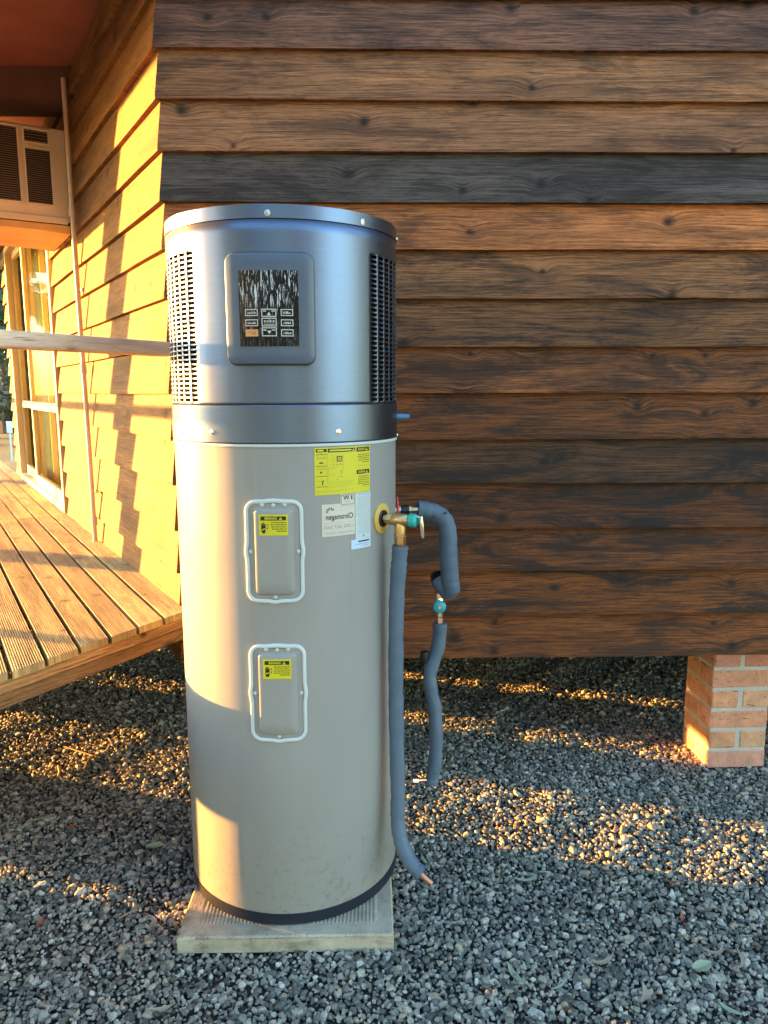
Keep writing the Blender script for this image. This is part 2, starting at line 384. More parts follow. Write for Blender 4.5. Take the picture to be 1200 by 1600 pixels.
# ------------------------------------------------------------------ mesh helpers
class MB:
    def __init__(s): s.v = []; s.f = []; s.mi = []; s.cur = 0
    def quad(s, pts):
        i = len(s.v); s.v += [tuple(p) for p in pts]; s.f.append(tuple(range(i, i + len(pts)))); s.mi.append(s.cur)
    def box(s, x0, x1, y0, y1, z0, z1):
        i = len(s.v)
        s.v += [(x0, y0, z0), (x1, y0, z0), (x1, y1, z0), (x0, y1, z0), (x0, y0, z1), (x1, y0, z1), (x1, y1, z1), (x0, y1, z1)]
        for q in ((0, 3, 2, 1), (4, 5, 6, 7), (0, 1, 5, 4), (1, 2, 6, 5), (2, 3, 7, 6), (3, 0, 4, 7)):
            s.f.append(tuple(i + k for k in q)); s.mi.append(s.cur)
        return s
    def loft(s, rings, closed=True, caps=True):
        """rings: list of equally long point lists"""
        n = len(rings[0]); i0 = len(s.v)
        for r in rings: s.v += [tuple(p) for p in r]
        for a in range(len(rings) - 1):
            for k in range(n if closed else n - 1):
                k2 = (k + 1) % n
                s.f.append((i0 + a * n + k, i0 + a * n + k2, i0 + (a + 1) * n + k2, i0 + (a + 1) * n + k)); s.mi.append(s.cur)
        if caps and closed:
            s.f.append(tuple(i0 + k for k in reversed(range(n)))); s.mi.append(s.cur)
            b = i0 + (len(rings) - 1) * n
            s.f.append(tuple(b + k for k in range(n))); s.mi.append(s.cur)
        return s
    def tube(s, pts, r, seg=14, caps=True):
        pts = [Vector(p) for p in pts]
        rr = r if hasattr(r, '__len__') else [r] * len(pts)
        t0 = (pts[1] - pts[0]).normalized()
        ref = Vector((0, 0, 1)) if abs(t0.z) < 0.9 else Vector((0, 1, 0))
        nrm = t0.cross(ref).normalized(); rings = []
        for i, p in enumerate(pts):
            if i == 0: t = pts[1] - pts[0]
            elif i == len(pts) - 1: t = pts[-1] - pts[-2]
            else: t = pts[i + 1] - pts[i - 1]
            t.normalize()
            nrm = (nrm - t * nrm.dot(t)).normalized(); bi = t.cross(nrm)
            rings.append([p + (nrm * math.cos(a) + bi * math.sin(a)) * rr[i] for a in [2 * math.pi * k / seg for k in range(seg)]])
        return s.loft(rings, True, caps)
    def lathe(s, prof, seg=96, a0=0.0, a1=2 * math.pi, cx=0, cy=0):
        full = abs(a1 - a0 - 2 * math.pi) < 1e-6
        n = seg if full else seg + 1
        i0 = len(s.v)
        for (r, z) in prof:
            for k in range(n):
                a = a0 + (a1 - a0) * k / seg
                s.v.append((cx + r * math.sin(a), cy - r * math.cos(a), z))
        for j in range(len(prof) - 1):
            for k in range(seg):
                k2 = (k + 1) % n if full else k + 1
                s.f.append((i0 + j * n + k, i0 + j * n + k2, i0 + (j + 1) * n + k2, i0 + (j + 1) * n + k)); s.mi.append(s.cur)
        return s
    def build(s, name, mat, parent=None, loc=(0, 0, 0), rot=0.0, smooth=False, color=None, bevel=0.0, sharp=40):
        me = bpy.data.meshes.new(name)
        me.from_pydata(s.v, [], s.f)
        mats = mat if isinstance(mat, (list, tuple)) else [mat]
        for m in mats: me.materials.append(m)
        if len(mats) > 1: me.polygons.foreach_set('material_index', s.mi)
        me.update()
        bm = bmesh.new(); bm.from_mesh(me)
        bmesh.ops.recalc_face_normals(bm, faces=bm.faces)
        if bevel:
            es = [e for e in bm.edges if e.is_manifold and e.calc_face_angle(0) > 0.6]
            bmesh.ops.bevel(bm, geom=es, offset=bevel, segments=1, affect='EDGES', clamp_overlap=True)
        bm.to_mesh(me); bm.free()
        if smooth:
            me.polygons.foreach_set('use_smooth', [True] * len(me.polygons))
            me.set_sharp_from_angle(angle=R_(sharp))
        o = bpy.data.objects.new(name, me); COL.objects.link(o)
        o.parent = parent; o.location = loc; o.rotation_euler = (0, 0, rot)
        if color: o.color = (*color, 1) if len(color) == 3 else color
        return o

def tag(o, label=None, cat=None, group=None, kind=None):
    if label: o['label'] = label
    if cat: o['category'] = cat
    if group: o['group'] = group
    if kind: o['kind'] = kind
    return o

def thing(name, label, cat, loc=(0, 0, 0), rot=0.0, group=None):
    o = bpy.data.objects.new(name, None); COL.objects.link(o)
    o.location = loc; o.rotation_euler = (0, 0, rot); o.empty_display_size = 0.1
    return tag(o, label, cat, group)

def copy_child(o, parent, loc=None):
    c = o.copy(); COL.objects.link(c); c.parent = parent
    if loc is not None: c.location = loc
    return c

def smooth_path(pts, n=6):
    pts = [Vector(p) for p in pts]; out = []
    P = [pts[0] * 2 - pts[1]] + pts + [pts[-1] * 2 - pts[-2]]
    for i in range(1, len(P) - 2):
        p0, p1, p2, p3 = P[i - 1], P[i], P[i + 1], P[i + 2]
        for k in range(n):
            t = k / n
            out.append(0.5 * ((2 * p1) + (p2 - p0) * t + (2 * p0 - 5 * p1 + 4 * p2 - p3) * t * t + (3 * p1 - p0 - 3 * p2 + p3) * t ** 3))
    out.append(pts[-1]); return out

# ------------------------------------------------------------------ site geometry
CX, CY = -0.769, 2.863                  # the corner of the house
A_ANG = R_(1.2)                         # main wall runs along this
B_ANG = A_ANG + R_(120)                 # side wall runs along this
aV = Vector((math.cos(A_ANG), math.sin(A_ANG))); nA = Vector((math.sin(A_ANG), -math.cos(A_ANG)))
bV = Vector((math.cos(B_ANG), math.sin(B_ANG))); nB = Vector((-math.sin(B_ANG), math.cos(B_ANG)))
C2 = Vector((CX, CY))

# ground and lawn
mb = MB(); mb.quad([(-350, -350, -0.03), (350, -350, -0.03), (350, 350, -0.03), (-350, 350, -0.03)])
tag(mb.build('ground', M['lawn']), kind='structure')
def lie(x, y):                          # gentle humps and hollows in the raked gravel
    k = 0.0050 * math.sin(x * 9.1 + 1.3 * math.sin(y * 4.1)) * math.sin(y * 8.3 + 1.7 * math.sin(x * 3.3)) + 0.0045 * math.sin(x * 4.3 + y * 3.7 + 0.8) + 0.0028 * math.sin(x * 17.0 - y * 13.0)
    return k
mb = MB(); gx = [-7.5 + 0.1 * i for i in range(146)]; gy = [-5 + 0.1 * i for i in range(146)]
for y in gy:
    for x in gx: mb.v.append((x, y, lie(x, y) - 0.014))
for j in range(145):
    for i in range(145): mb.f.append((j * 146 + i, j * 146 + i + 1, j * 146 + i + 147, j * 146 + i + 146)); mb.mi.append(0)
tag(mb.build('gravel_bed', M['bed']), kind='structure')
mb = MB()
pth = [(-40, 17.5), (-13.5, 14.2), (-6, 13.2), (-6, 14.8), (-13.5, 16.2), (-40, 20)]
mb.quad([(x, y, -0.022) for x, y in pth])
tag(mb.build('path', M['concrete']), kind='structure')

# ------------------------------------------------------------------ the timber house
house = thing('timber_house', 'timber house clad in horizontal brown weatherboards behind the water heater', 'house', (CX, CY, 0), A_ANG)
ZB = [0.521, 0.691, 0.868, 1.033, 1.206, 1.372, 1.543, 1.710, 1.883, 2.053, 2.214, 2.384, 2.553, 2.718, 2.885, 3.05]
TINT0 = [(0.135, 0.062, 0.028), (0.120, 0.055, 0.022), (0.096, 0.046, 0.022), (0.075, 0.036, 0.020), (0.062, 0.040, 0.028), (0.130, 0.060, 0.027),
        (0.140, 0.070, 0.034), (0.110, 0.066, 0.037), (0.140, 0.083, 0.047), (0.260, 0.120, 0.053), (0.058, 0.060, 0.068), (0.195, 0.112, 0.066),
        (0.190, 0.108, 0.060), (0.130, 0.075, 0.055), (0.10, 0.06, 0.05), (0.09, 0.05, 0.04)]
TINT = [(r * (1.62 if i < 6 else 1.92), g * ((1.16 if i < 6 else 1.34) + 0.012 * i), b * ((0.70 if i < 6 else 0.84) + 0.030 * i), (0.75, 0.92, 0.88, 1.0, 1.0, 0.85, 0.75, 0.8, 0.72, 0.50, 0.70, 0.48, 0.55, 0.65, 0.7, 0.7)[i]) for i, (r, g, b) in enumerate(TINT0)]
T30 = math.tan(R_(30))

def board_mesh(L, x0, side, zb, h, rng, start_mitre):
    """one bevelled weatherboard; side -1 faces -y, +1 faces +y; x runs along the wall"""
    prof = [(0.036, 0.0), (0.0365, 0.010), (0.0115, h + 0.022), (0.003, h + 0.022), (0.0145, 0.0)]
    n = max(4, int(L / 0.30)); rings = []
    w1 = [rng.uniform(-0.0016, 0.0016) for _ in range(n + 1)]
    w2 = [rng.uniform(-0.0010, 0.0010) for _ in range(n + 1)]
    for i in range(n + 1):
        x = x0 + L * i / n; r = []
        for (d, z) in prof:
            xx = x - (d * T30 if (i == 0 and start_mitre) else 0.0)
            r.append((xx, side * (d + w2[i]), zb + z + (w1[i] if z < 0.02 else 0)))
        rings.append(r)
    return MB().loft(rings)

rng = random.Random(3)
wall = MB().box(0.0, 6.0, 0.002, 0.09, 0.53, 3.22).build('wall', M['inner'], house)
wall['label'] = 'shaded long wall of dark brown boards'
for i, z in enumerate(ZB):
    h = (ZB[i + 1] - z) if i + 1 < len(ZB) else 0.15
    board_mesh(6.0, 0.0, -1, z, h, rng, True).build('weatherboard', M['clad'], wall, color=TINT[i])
swall = MB()
swall.box(0.0, 2.56, -0.09, -0.002, 0.53, 3.22); swall.box(5.12, 5.60, -0.09, -0.002, 0.53, 3.22); swall.box(2.56, 5.12, -0.09, -0.002, 2.84, 3.22)
swall = swall.build('wall', M['inner'], house, rot=R_(120))
swall['label'] = 'angled side wall of golden boards lit by the low sun'
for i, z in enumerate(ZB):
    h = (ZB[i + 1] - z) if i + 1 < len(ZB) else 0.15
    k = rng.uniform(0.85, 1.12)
    c = (0.215 * k, 0.112 * k, 0.044 * k)  # sunlit gold put into the board colour
    board_mesh(2.55, 0.0, 1, z, h, rng, True).build('weatherboard', M['clad_sunlit'], swall, color=c)
    board_mesh(0.48, 5.14, 1, z, h, rng, False).build('weatherboard', M['clad_sunlit'], swall, color=c)
    if z > 2.8: board_mesh(2.59, 2.55, 1, z, h, rng, False).build('weatherboard', M['clad_sunlit'], swall, color=c)
# floor, roof and the verandah ceiling (house frame: x along the main wall, y into the house)
def poly_slab(name, pts, z0, z1, mat, parent):
    return MB().loft([[(x, y, z0) for x, y in pts], [(x, y, z1) for x, y in pts]]).build(name, mat, parent)
cb, sb = math.cos(R_(120)), math.sin(R_(120))
poly_slab('floor_frame', [(0.03, 0.02), (6, 0.02), (6 + 5.6 * cb, 5.6 * sb), (0.03 + 5.6 * cb, 5.6 * sb)], 0.545, 0.70, M['inner'], house)
poly_slab('roof', [(-0.05, -0.10), (6.4, -0.10), (6 + 5.9 * cb, 5.9 * sb), (5.9 * cb - 0.2, 5.9 * sb)], 3.30, 3.42, M['soffit_dark'], house)

for x0, y0, x1, y1 in ((5.95, 0.1, 5.95 + 5.5 * cb, 5.5 * sb),):  # unseen skirts added to shut sky light out from under the house
    poly_slab('shade_skirt', [(x0, y0), (x0 + 0.03, y0), (x1 + 0.03, y1), (x1, y1)], -0.01, 0.543, M['inner'], house)
poly_slab('shade_skirt', [(5.5 * cb + 0.3, 5.5 * sb), (5.9 + 5.5 * cb, 5.5 * sb), (5.9 + 5.5 * cb, 5.5 * sb + 0.03), (5.5 * cb + 0.3, 5.5 * sb + 0.03)], -0.01, 0.543, M['inner'], house)
def dk(x, y):                           # deck frame -> house frame (x along side wall, y outward)
    return (x * cb - y * sb, x * sb + y * cb)
DECK_W = 1.78
def front(y): return -0.092 - 0.549 * y
sof = [dk(front(-0.03), -0.0) , dk(front(DECK_W + 0.5), DECK_W + 0.5), dk(9.0, DECK_W + 0.5), dk(9.0, 0.0)]
poly_slab('verandah_ceiling', sof, 3.19, 3.235, M['soffit'], house)
poly_slab('verandah_roof', [dk(front(0) - 0.1, 0.0), dk(front(DECK_W + 0.55) - 0.1, DECK_W + 0.55), dk(9.0, DECK_W + 0.55), dk(9.0, 0.0)], 3.24, 3.33, M['soffit_dark'], house)
MB().box(-4.2, -0.80, 1.34, 1.62, 3.04, 3.188).build('ceiling_beam', M['soffit_dark'], house)
MB().box(-2.2, 9.0, DECK_W - 0.02, DECK_W + 0.12, 2.92, 3.185).build('eave_beam', M['soffit_dark'], house, rot=R_(120))
post = MB().box(-0.085, 0.085, -0.085, 0.085, 0.744, 2.917).build('verandah_post', M['post'], house, loc=(*dk(2.665, 1.68), 0), rot=R_(120), color=(0.2, 0.12, 0.06))
post2 = copy_child(post, house, (*dk(6.6, 1.68), 0))
post3 = copy_child(post, house, (*dk(-0.62, 1.68), 0))

# glazed sliding door in the side wall
door = MB(); D0, D1, DZ0, DZ1 = 2.565, 5.12, 0.748, 2.84
for b in ((D0, D0 + 0.06, -0.06, 0.045, DZ0, DZ1), (D1 - 0.06, D1, -0.06, 0.045, DZ0, DZ1), (D0 + 0.06, D1 - 0.06, -0.06, 0.045, DZ1 - 0.05, DZ1), (D0 + 0.06, D1 - 0.06, -0.06, 0.048, DZ0, DZ0 + 0.05)):
    door.box(*b)
door = door.build('sliding_door', M['bronze'], house, rot=R_(120), bevel=0.003)
for (x0, x1, y) in ((D0 + 0.06, 4.03, 0.016), (3.97, D1 - 0.06, -0.024)):
    m = MB()
    m.box(x0, x0 + 0.05, y - 0.016, y + 0.016, DZ0 + 0.05, DZ1 - 0.05); m.box(x1 - 0.05, x1, y - 0.016, y + 0.016, DZ0 + 0.05, DZ1 - 0.05)
    for (za, zb) in ((DZ0 + 0.05, DZ0 + 0.13), (1.415, 1.475), (DZ1 - 0.11, DZ1 - 0.05)): m.box(x0 + 0.05, x1 - 0.05, y - 0.016, y + 0.016, za, zb)
    m.build('sash', M['bronze'], door)
    for (za, zb) in ((DZ0 + 0.13, 1.415), (1.475, DZ1 - 0.11)):
        MB().box(x0 + 0.05, x1 - 0.05, y - 0.003, y + 0.003, za, zb).build('pane', M['glass_grey'] if za < 1.2 else M['glass'], door)
# curtain hanging in soft folds behind the glass
m = MB(); pa = []; pb = []
for k in range(161):
    x = D0 + 0.06 + (D1 - D0 - 0.12) * k / 160
    y = -0.16 + 0.030 * math.sin(x * 34) + 0.012 * math.sin(x * 71 + 1)
    pa.append((x, y, DZ0 + 0.02)); pb.append((x, y, DZ1 - 0.02))
m.loft([pa, pb], closed=False, caps=False).build('curtain', M['curtain'], door, smooth=True)
MB().box(D0, D1, -0.9, -0.88, 0.70, 3.2).build('room_backing', M['inner'], house, rot=R_(120))

# ------------------------------------------------------------------ brick pier under the wall
def bevel_brick(l, w, h):
    return MB().box(-l / 2, l / 2, -w / 2, w / 2, 0, h)
pier_rot = A_ANG + R_(1.5)
pier = thing('brick_pier', 'orange brick pier with grey mortar holding up the long wall', 'pier', (1.455, 3.085, 0), pier_rot)
rb = random.Random(11)
BT = [(0.60, 0.29, 0.20), (0.64, 0.30, 0.17), (0.65, 0.31, 0.17), (0.64, 0.30, 0.17), (0.61, 0.29, 0.17), (0.60, 0.27, 0.18)]
for c in range(6):
    z = c * 0.0875 - 0.002
    for k in (-1, 1):
        cc = tuple(v * rb.uniform(0.9, 1.1) for v in BT[c])
        if c % 2 == 0:
            o = bevel_brick(0.244, 0.112, 0.076).build('brick', M['brick'], pier, (rb.uniform(-.002, .002), k * 0.0625, z), rb.uniform(-.01, .01), color=cc, bevel=0.004)
        else:
            o = bevel_brick(0.112, 0.240, 0.076).build('brick', M['brick'], pier, (k * 0.0635 + rb.uniform(-.001, .001), 0, z), rb.uniform(-.01, .01), color=cc, bevel=0.005)
m = MB().box(-0.118, 0.118, -0.1165, 0.1165, 0.0, 0.525)
m.build('mortar', M['mortar'], pier)

# ------------------------------------------------------------------ timber deck
deck = thing('timber_deck', 'raised deck of grooved pine boards in low sun beside the house', 'deck', (CX, CY, 0), B_ANG)
DZ = 0.743
def deck_board(y0, w, xa_fn, xb_fn, reeds=14, t=0.026):
    prof = []; n = reeds * 2
    for k in range(n + 1):
        y = y0 + 0.003 + (w - 0.006) * k / n
        prof.append((y, DZ - (0.0 if k % 2 == 0 else 0.0034)))
    prof += [(y0 + w, DZ - 0.004), (y0 + w, DZ - t), (y0, DZ - t), (y0, DZ - 0.004)]
    return MB().loft([[(xa_fn(y), y, z) for y, z in prof], [(xb_fn(y), y, z) for y, z in prof]])
rd = random.Random(5)
for i in range(16):
    y0 = 0.030 + i * 0.106
    k = rd.uniform(0.86, 1.14); c = (0.44 * k, 0.335 * k, 0.15 * k)
    e = rd.uniform(-0.006, 0.006)
    deck_board(y0, 0.0935, lambda y: front(y) + e, lambda y: 2.548, 12 if i < 16 else 4).build('deck_board', M['deck'], deck, color=c)
    k = rd.uniform(0.86, 1.14); c = (0.44 * k, 0.335 * k, 0.15 * k)
    deck_board(y0, 0.0935, lambda y: 2.556, lambda y: 9.0, 6 if i < 16 else 4).build('deck_board', M['deck'], deck, color=c)
flen = DECK_W / math.cos(math.atan(0.549))
fang = math.atan2(1.0, -0.549)
def fascia(name, off, th, z0, z1, color):
    m = MB().box(0.0, flen, -th, 0.0, z0, z1)
    o = m.build(name, M['fascia'], deck, loc=(front(0.0) + off, 0.0, 0), rot=fang, color=color, bevel=0.003)
    return o
fascia('bearer', 0.012, 0.045, 0.676, 0.7155, (0.36, 0.21, 0.09))
fascia('fascia_board', 0.020, 0.040, 0.628, 0.675, (0.27, 0.15, 0.065))
for k, x in enumerate((0.55, 1.45, 2.55, 3.6, 4.7, 5.8, 6.9, 8.0)):
    MB().box(x - 0.022, x + 0.022, 0.05, DECK_W - 0.05, 0.63, 0.716).build('joist', M['fascia'], deck, color=(0.2, 0.12, 0.06))
MB().box(front(DECK_W), 9.0, DECK_W - 0.045, DECK_W, 0.545, 0.716).build('outer_bearer', M['fascia'], deck, color=(0.2, 0.12, 0.06))
for q, wq in ((1.27, 0.83), (2.085, 0.37), (3.03, 0.27), (3.60, 0.27), (4.35, 0.75)):  # unseen stumps added under the deck to cut the sun into gravel streaks
    x = (q - 1.258) / 0.66; dx = wq / 0.66 / 2
    MB().box(x - dx, x + dx, 1.55, 1.74, 0.0, 0.544).build('sun_block_stump', M['concrete'], deck)

# near handrail along the cut end of the deck
rail = thing('deck_railing', 'pale timber handrail crossing in front of the sunlit side wall', 'railing', (CX, CY, 0), B_ANG)
m = MB().box(0.02, flen - 0.02, -0.092, -0.002, 1.676, 1.724)
m.build('handrail', M['rail'], rail, loc=(front(0.0) + 0.0, 0.0, 0), rot=fang, color=(0.84, 0.70, 0.54), bevel=0.004)
for d in (1.90,):
    MB().box(d - 0.045, d + 0.045, -0.09, -0.002, DZ + 0.001, 1.675).build('baluster', M['rail'], rail, loc=(front(0.0), 0, 0), rot=fang, color=(0.34, 0.28, 0.22))
orail = thing('outer_deck_railing', 'timber railing along the outer edge of the deck', 'railing', (CX, CY, 0), B_ANG)
MB().box(front(DECK_W) + 0.10, 9.0, DECK_W - 0.09, DECK_W - 0.045, 1.655, 1.70).build('handrail', M['rail'], orail, color=(0.84, 0.70, 0.54))
for x in (1.18, 4.9):
    MB().box(x - 0.03, x + 0.03, DECK_W - 0.09, DECK_W - 0.045, DZ + 0.001, 1.653).build('baluster', M['rail'], orail, color=(0.34, 0.28, 0.22))

# ------------------------------------------------------------------ air conditioner box high on the side wall
ac = thing('air_conditioner', 'cream boxed air conditioner with dark louvred side panels high on the wall', 'air conditioner', (CX, CY, 0), B_ANG)
AX, AZ0, AZ1, AD = 1.72, 2.455, 2.925, 0.78
MB().box(AX, AX + 0.60, 0.036, AD, AZ0, AZ1).build('casing', M['cream'], ac, bevel=0.006)
MB().box(AX - 0.008, AX - 0.001, 0.05, AD - 0.01, AZ0 - 0.012, AZ0 + 0.022).build('base_trim', M['cream'], ac, bevel=0.002)
def louvre_panel(y0, y1, z0, z1, slats, glint=False):
    p = MB().box(AX - 0.006, AX - 0.0012, y0, y1, z0, z1).build('grille_panel', M['dark'], ac)
    fr = MB(); w = 0.009
    for b in ((y0 - w, y0, z0 - w, z1 + w), (y1, y1 + w, z0 - w, z1 + w), (y0, y1, z0 - w, z0), (y0, y1, z1, z1 + w)): fr.box(AX - 0.016, AX - 0.0012, *b)
    fr.build('grille_frame', M['cream'], p)
    for k in range(slats):
        z = z0 + (z1 - z0) * (k + 0.5) / slats; hh = (z1 - z0) / slats * 0.20
        MB().loft([[(AX - 0.0125, y, z - hh), (AX - 0.0065, y, z), (AX - 0.0065, y, z + hh), (AX - 0.0125, y, z)] for y in (y0, y1)]).build('slat', M['louvre'], p)
louvre_panel(0.120, 0.240, 2.535, 2.805, 26)
louvre_panel(0.126, 0.240, 2.838, 2.898, 4)
louvre_panel(0.275, 0.430, 2.535, 2.900, 32)
louvre_panel(0.465, 0.740, 2.535, 2.900, 32)
# plywood shelf that carries it
shelf = thing('plywood_shelf', 'wedge-shaped plywood shelf under the cream air conditioner', 'shelf', (CX, CY, 0), B_ANG)
m = MB()
pr = [(0.036, 2.395), (0.20, 2.405), (AD, 2.415), (AD, 2.440), (0.036, 2.440)]
m.loft([[(x, y, z) for y, z in pr] for x in (AX + 0.02, AX + 0.60)])
m.build('shelf_box', M['ply'], shelf, bevel=0.002)
m = MB()
for x in (AX + 0.006, AX + 0.602):
    m.box(x, x + 0.012, 0.040, AD - 0.01, 2.405, 2.439)
m.build('batten', M['ply'], shelf)

# conduit running down the side wall
con = thing('conduit_pipe', 'thin cream conduit running down the sunlit boards to the deck', 'pipe', (CX, CY, 0), B_ANG)
cpts = [(1.445, 0.062, 0.746), (1.462, 0.060, 1.20), (1.482, 0.060, 1.62), (1.515, 0.060, 2.45), (1.545, 0.058, 3.12)]
MB().tube(smooth_path(cpts, 5), 0.0125, 12).build('pipe', M['conduit'], con, smooth=True)
for (z, x) in ((1.67, 1.484), (2.47, 1.516), (0.86, 1.449)):
    MB().tube([(x, 0.060, z - 0.022), (x + 0.003, 0.060, z + 0.022)], 0.0165, 14).build('coupling', M['conduit'], con, smooth=True)
for (z, x) in ((1.02, 1.455), (2.08, 1.500)):
    MB().box(x - 0.024, x + 0.024, 0.030, 0.046, z - 0.008, z + 0.008).build('saddle_clip', M['screw'], con, bevel=0.002)

# ------------------------------------------------------------------ concrete paver
paver = thing('concrete_paver', 'worn square concrete paver with fine ribs under the tank', 'paver', (-0.283, 2.215, 0), R_(1.0))
m = MB(); hw = 0.302
prof = [(-hw, 0.0), (-hw, 0.046), (-hw + 0.004, 0.050), (-hw + 0.045, 0.050)]
nr = 46
for k in range(nr):
    x = -hw + 0.05 + (2 * hw - 0.10) * k / nr; w = (2 * hw - 0.10) / nr
    prof += [(x + w * 0.15, 0.0485), (x + w * 0.45, 0.0485), (x + w * 0.6, 0.0515), (x + w * 0.95, 0.0515)]
prof += [(hw - 0.045, 0.050), (hw - 0.004, 0.050), (hw, 0.046), (hw, 0.0)]
flat = [(x, 0.050 if 0.0484 < z else z) for x, z in prof]
rings = []
rp = random.Random(2)
for (y, pf, dz) in ((-hw, flat, -0.004), (-hw + 0.005, flat, 0), (-hw + 0.05, flat, 0), (-hw + 0.056, prof, 0), (hw - 0.056, prof, 0), (hw - 0.05, flat, 0), (hw, flat, 0)):
    rings.append([(x + rp.uniform(-.0012, .0012) * (abs(x) > hw - .01), y + (rp.uniform(-.002, .002) if abs(y) > hw - .01 else 0), max(0, z + (dz if z > 0.04 else 0))) for x, z in pf])
m.loft(rings).build('slab', M['concrete'], paver)

# ------------------------------------------------------------------ hot water heater
TX, TY, TR = -0.289, 2.28, 0.325
Z0 = 0.0515
heater = thing('water_heater', 'tall cylindrical heat pump water heater with steel top and beige-grey body', 'water heater', (TX, TY, 0))

def cyl(phi_deg, z, r=TR):
    a = R_(phi_deg); return (r * math.sin(a), -r * math.cos(a), z)

MB().lathe([(0.0, Z0), (TR - 0.004, Z0), (TR + 0.001, Z0 + 0.003), (TR + 0.001, Z0 + 0.034), (TR - 0.003, Z0 + 0.036), (TR - 0.02, Z0 + 0.036)], 128).build('base_ring', M['ringblack'], heater, smooth=True)
body = MB().lathe([(TR - 0.02, 0.082), (TR - 0.003, 0.0825), (TR - 0.001, 0.086), (TR - 0.001, 0.60), (TR - 0.001, 1.0), (TR - 0.001, 1.410), (TR - 0.02, 1.4105)], 160).build('tank_body', M['body'], heater, smooth=True)
MB().lathe([(TR - 0.01, 1.4085), (TR + 0.002, 1.409), (TR + 0.003, 1.4115), (TR + 0.002, 1.4165), (TR - 0.01, 1.417)], 128).build('trim_ring', M['trimwhite'], body, smooth=True)
band = MB().lathe([(TR - 0.02, 1.4185), (TR + 0.002, 1.4185), (TR + 0.003, 1.421), (TR + 0.003, 1.514), (TR + 0.001, 1.5165), (TR - 0.02, 1.5165)], 160).build('metal_band', M['steel'], heater, smooth=True, sharp=9)

# perforated steel shroud: real slots
rs = TR + 0.0005
zs0, zs1 = 1.518, 1.968
slot_rows = [(1.5245 + k * 0.0124, 1.5245 + k * 0.0124 + 0.0082) for k in range(31)]
cols = [(51.9 + k * 6.15, 51.9 + k * 6.15 + 4.7) for k in range(8)]
colsL = [(-(37.4 + k * 6.15) - 4.7 + 0.0, -(37.4 + k * 6.15)) for k in range(11)]
phis = set(); holes = []
for a, b in cols + colsL: phis.add(a); phis.add(b)
k = -180.0
allc = sorted(cols + colsL)
while k < 180:
    if not any(a - 0.3 < k < b + 0.3 for a, b in allc): phis.add(k)
    k += 2.5
phis = sorted(phis)
zz = [zs0]
for a, b in slot_rows: zz += [a, b]
zz += [1.912, 1.94, zs1]
zz = sorted(set(round(v, 5) for v in zz))
m = MB(); idx = {}
for i, p in enumerate(phis):
    for j, z in enumerate(zz):
        idx[i, j] = len(m.v); m.v.append(cyl(p, z, rs))
for i in range(len(phis)):
    i2 = (i + 1) % len(phis)
    pm = (phis[i] + (phis[i2] if i2 else phis[i2] + 360)) / 2
    hole_c = any(a < pm < b for a, b in allc)
    for j in range(len(zz) - 1):
        zm = (zz[j] + zz[j + 1]) / 2
        if hole_c and any(a < zm < b for a, b in slot_rows): continue
        m.f.append((idx[i, j], idx[i2, j], idx[i2, j + 1], idx[i, j + 1])); m.mi.append(0)
shroud = m.build('steel_shroud', M['steel'], heater, smooth=True, sharp=9)
sm = shroud.modifiers.new('thickness', 'SOLIDIFY'); sm.thickness = 0.0012; sm.offset = -1
MB().lathe([(TR - 0.016, 1.519), (TR - 0.016, 1.965)], 96).build('coil_liner', M['matte'], shroud, smooth=True)
lid = MB().lathe([(rs + 0.0002, 1.9700), (rs + 0.0011, 1.9706), (rs + 0.0011, 1.999), (rs + 0.001, 2.003), (rs - 0.006, 2.005), (0.0, 2.012)], 160).build('lid', M['steel'], heater, smooth=True, sharp=9)
MB().lathe([(rs - 0.003, 1.9675), (rs - 0.003, 1.971)], 96).build('lid_seam', M['dark'], lid)

def screw_mesh(r=0.0062, t=0.0035):
    return MB().lathe([(r * 1.25, 0.0), (r * 1.25, 0.0007), (r, 0.0009), (r * 0.85, t * 0.8), (r * 0.35, t), (r * 0.30, t * 0.6), (0, t * 0.6)], 14)
def place_on_cyl(o, phi, z, r):
    a = R_(phi); n = Vector((math.sin(a), -math.cos(a), 0))
    o.rotation_mode = 'QUATERNION'; o.rotation_quaternion = n.to_track_quat('Z', 'Y')
    o.location = n * r + Vector((0, 0, z))
s0 = screw_mesh().build('screw', M['screw'], lid, smooth=True); place_on_cyl(s0, 1.0, 1.982, rs + 0.0011)
for ph in (-43.5, 46.5, 91, 136, 181, -88, -134):
    s = copy_child(s0, lid); place_on_cyl(s, ph, 1.982, rs + 0.0011)
for ph, z in ((-29.1, 1.446), (31.3, 1.445), (90, 1.421), (-89, 1.445)):
    s = copy_child(s0, band); place_on_cyl(s, ph, z, TR + 0.003)

# lettering and stickers wrapped on the cylinder
_tcache = {}
def text_tris(string, size, bold=0.0, shear=0.0):
    key = (string, size, bold)
    cu = bpy.data.curves.new('t', 'FONT'); cu.body = string; cu.size = size; cu.offset = bold
    cu.align_x = 'CENTER'; cu.align_y = 'CENTER'; cu.resolution_u = 3; cu.shear = shear
    o = bpy.data.objects.new('t', cu); COL.objects.link(o)
    dg = bpy.context.evaluated_depsgraph_get(); me = bpy.data.meshes.new_from_object(o.evaluated_get(dg))
    v = [(p.co.x, p.co.y) for p in me.vertices]; f = [tuple(p.vertices) for p in me.polygons]
    bpy.data.objects.remove(o); bpy.data.curves.remove(cu); bpy.data.meshes.remove(me)
    return v, f

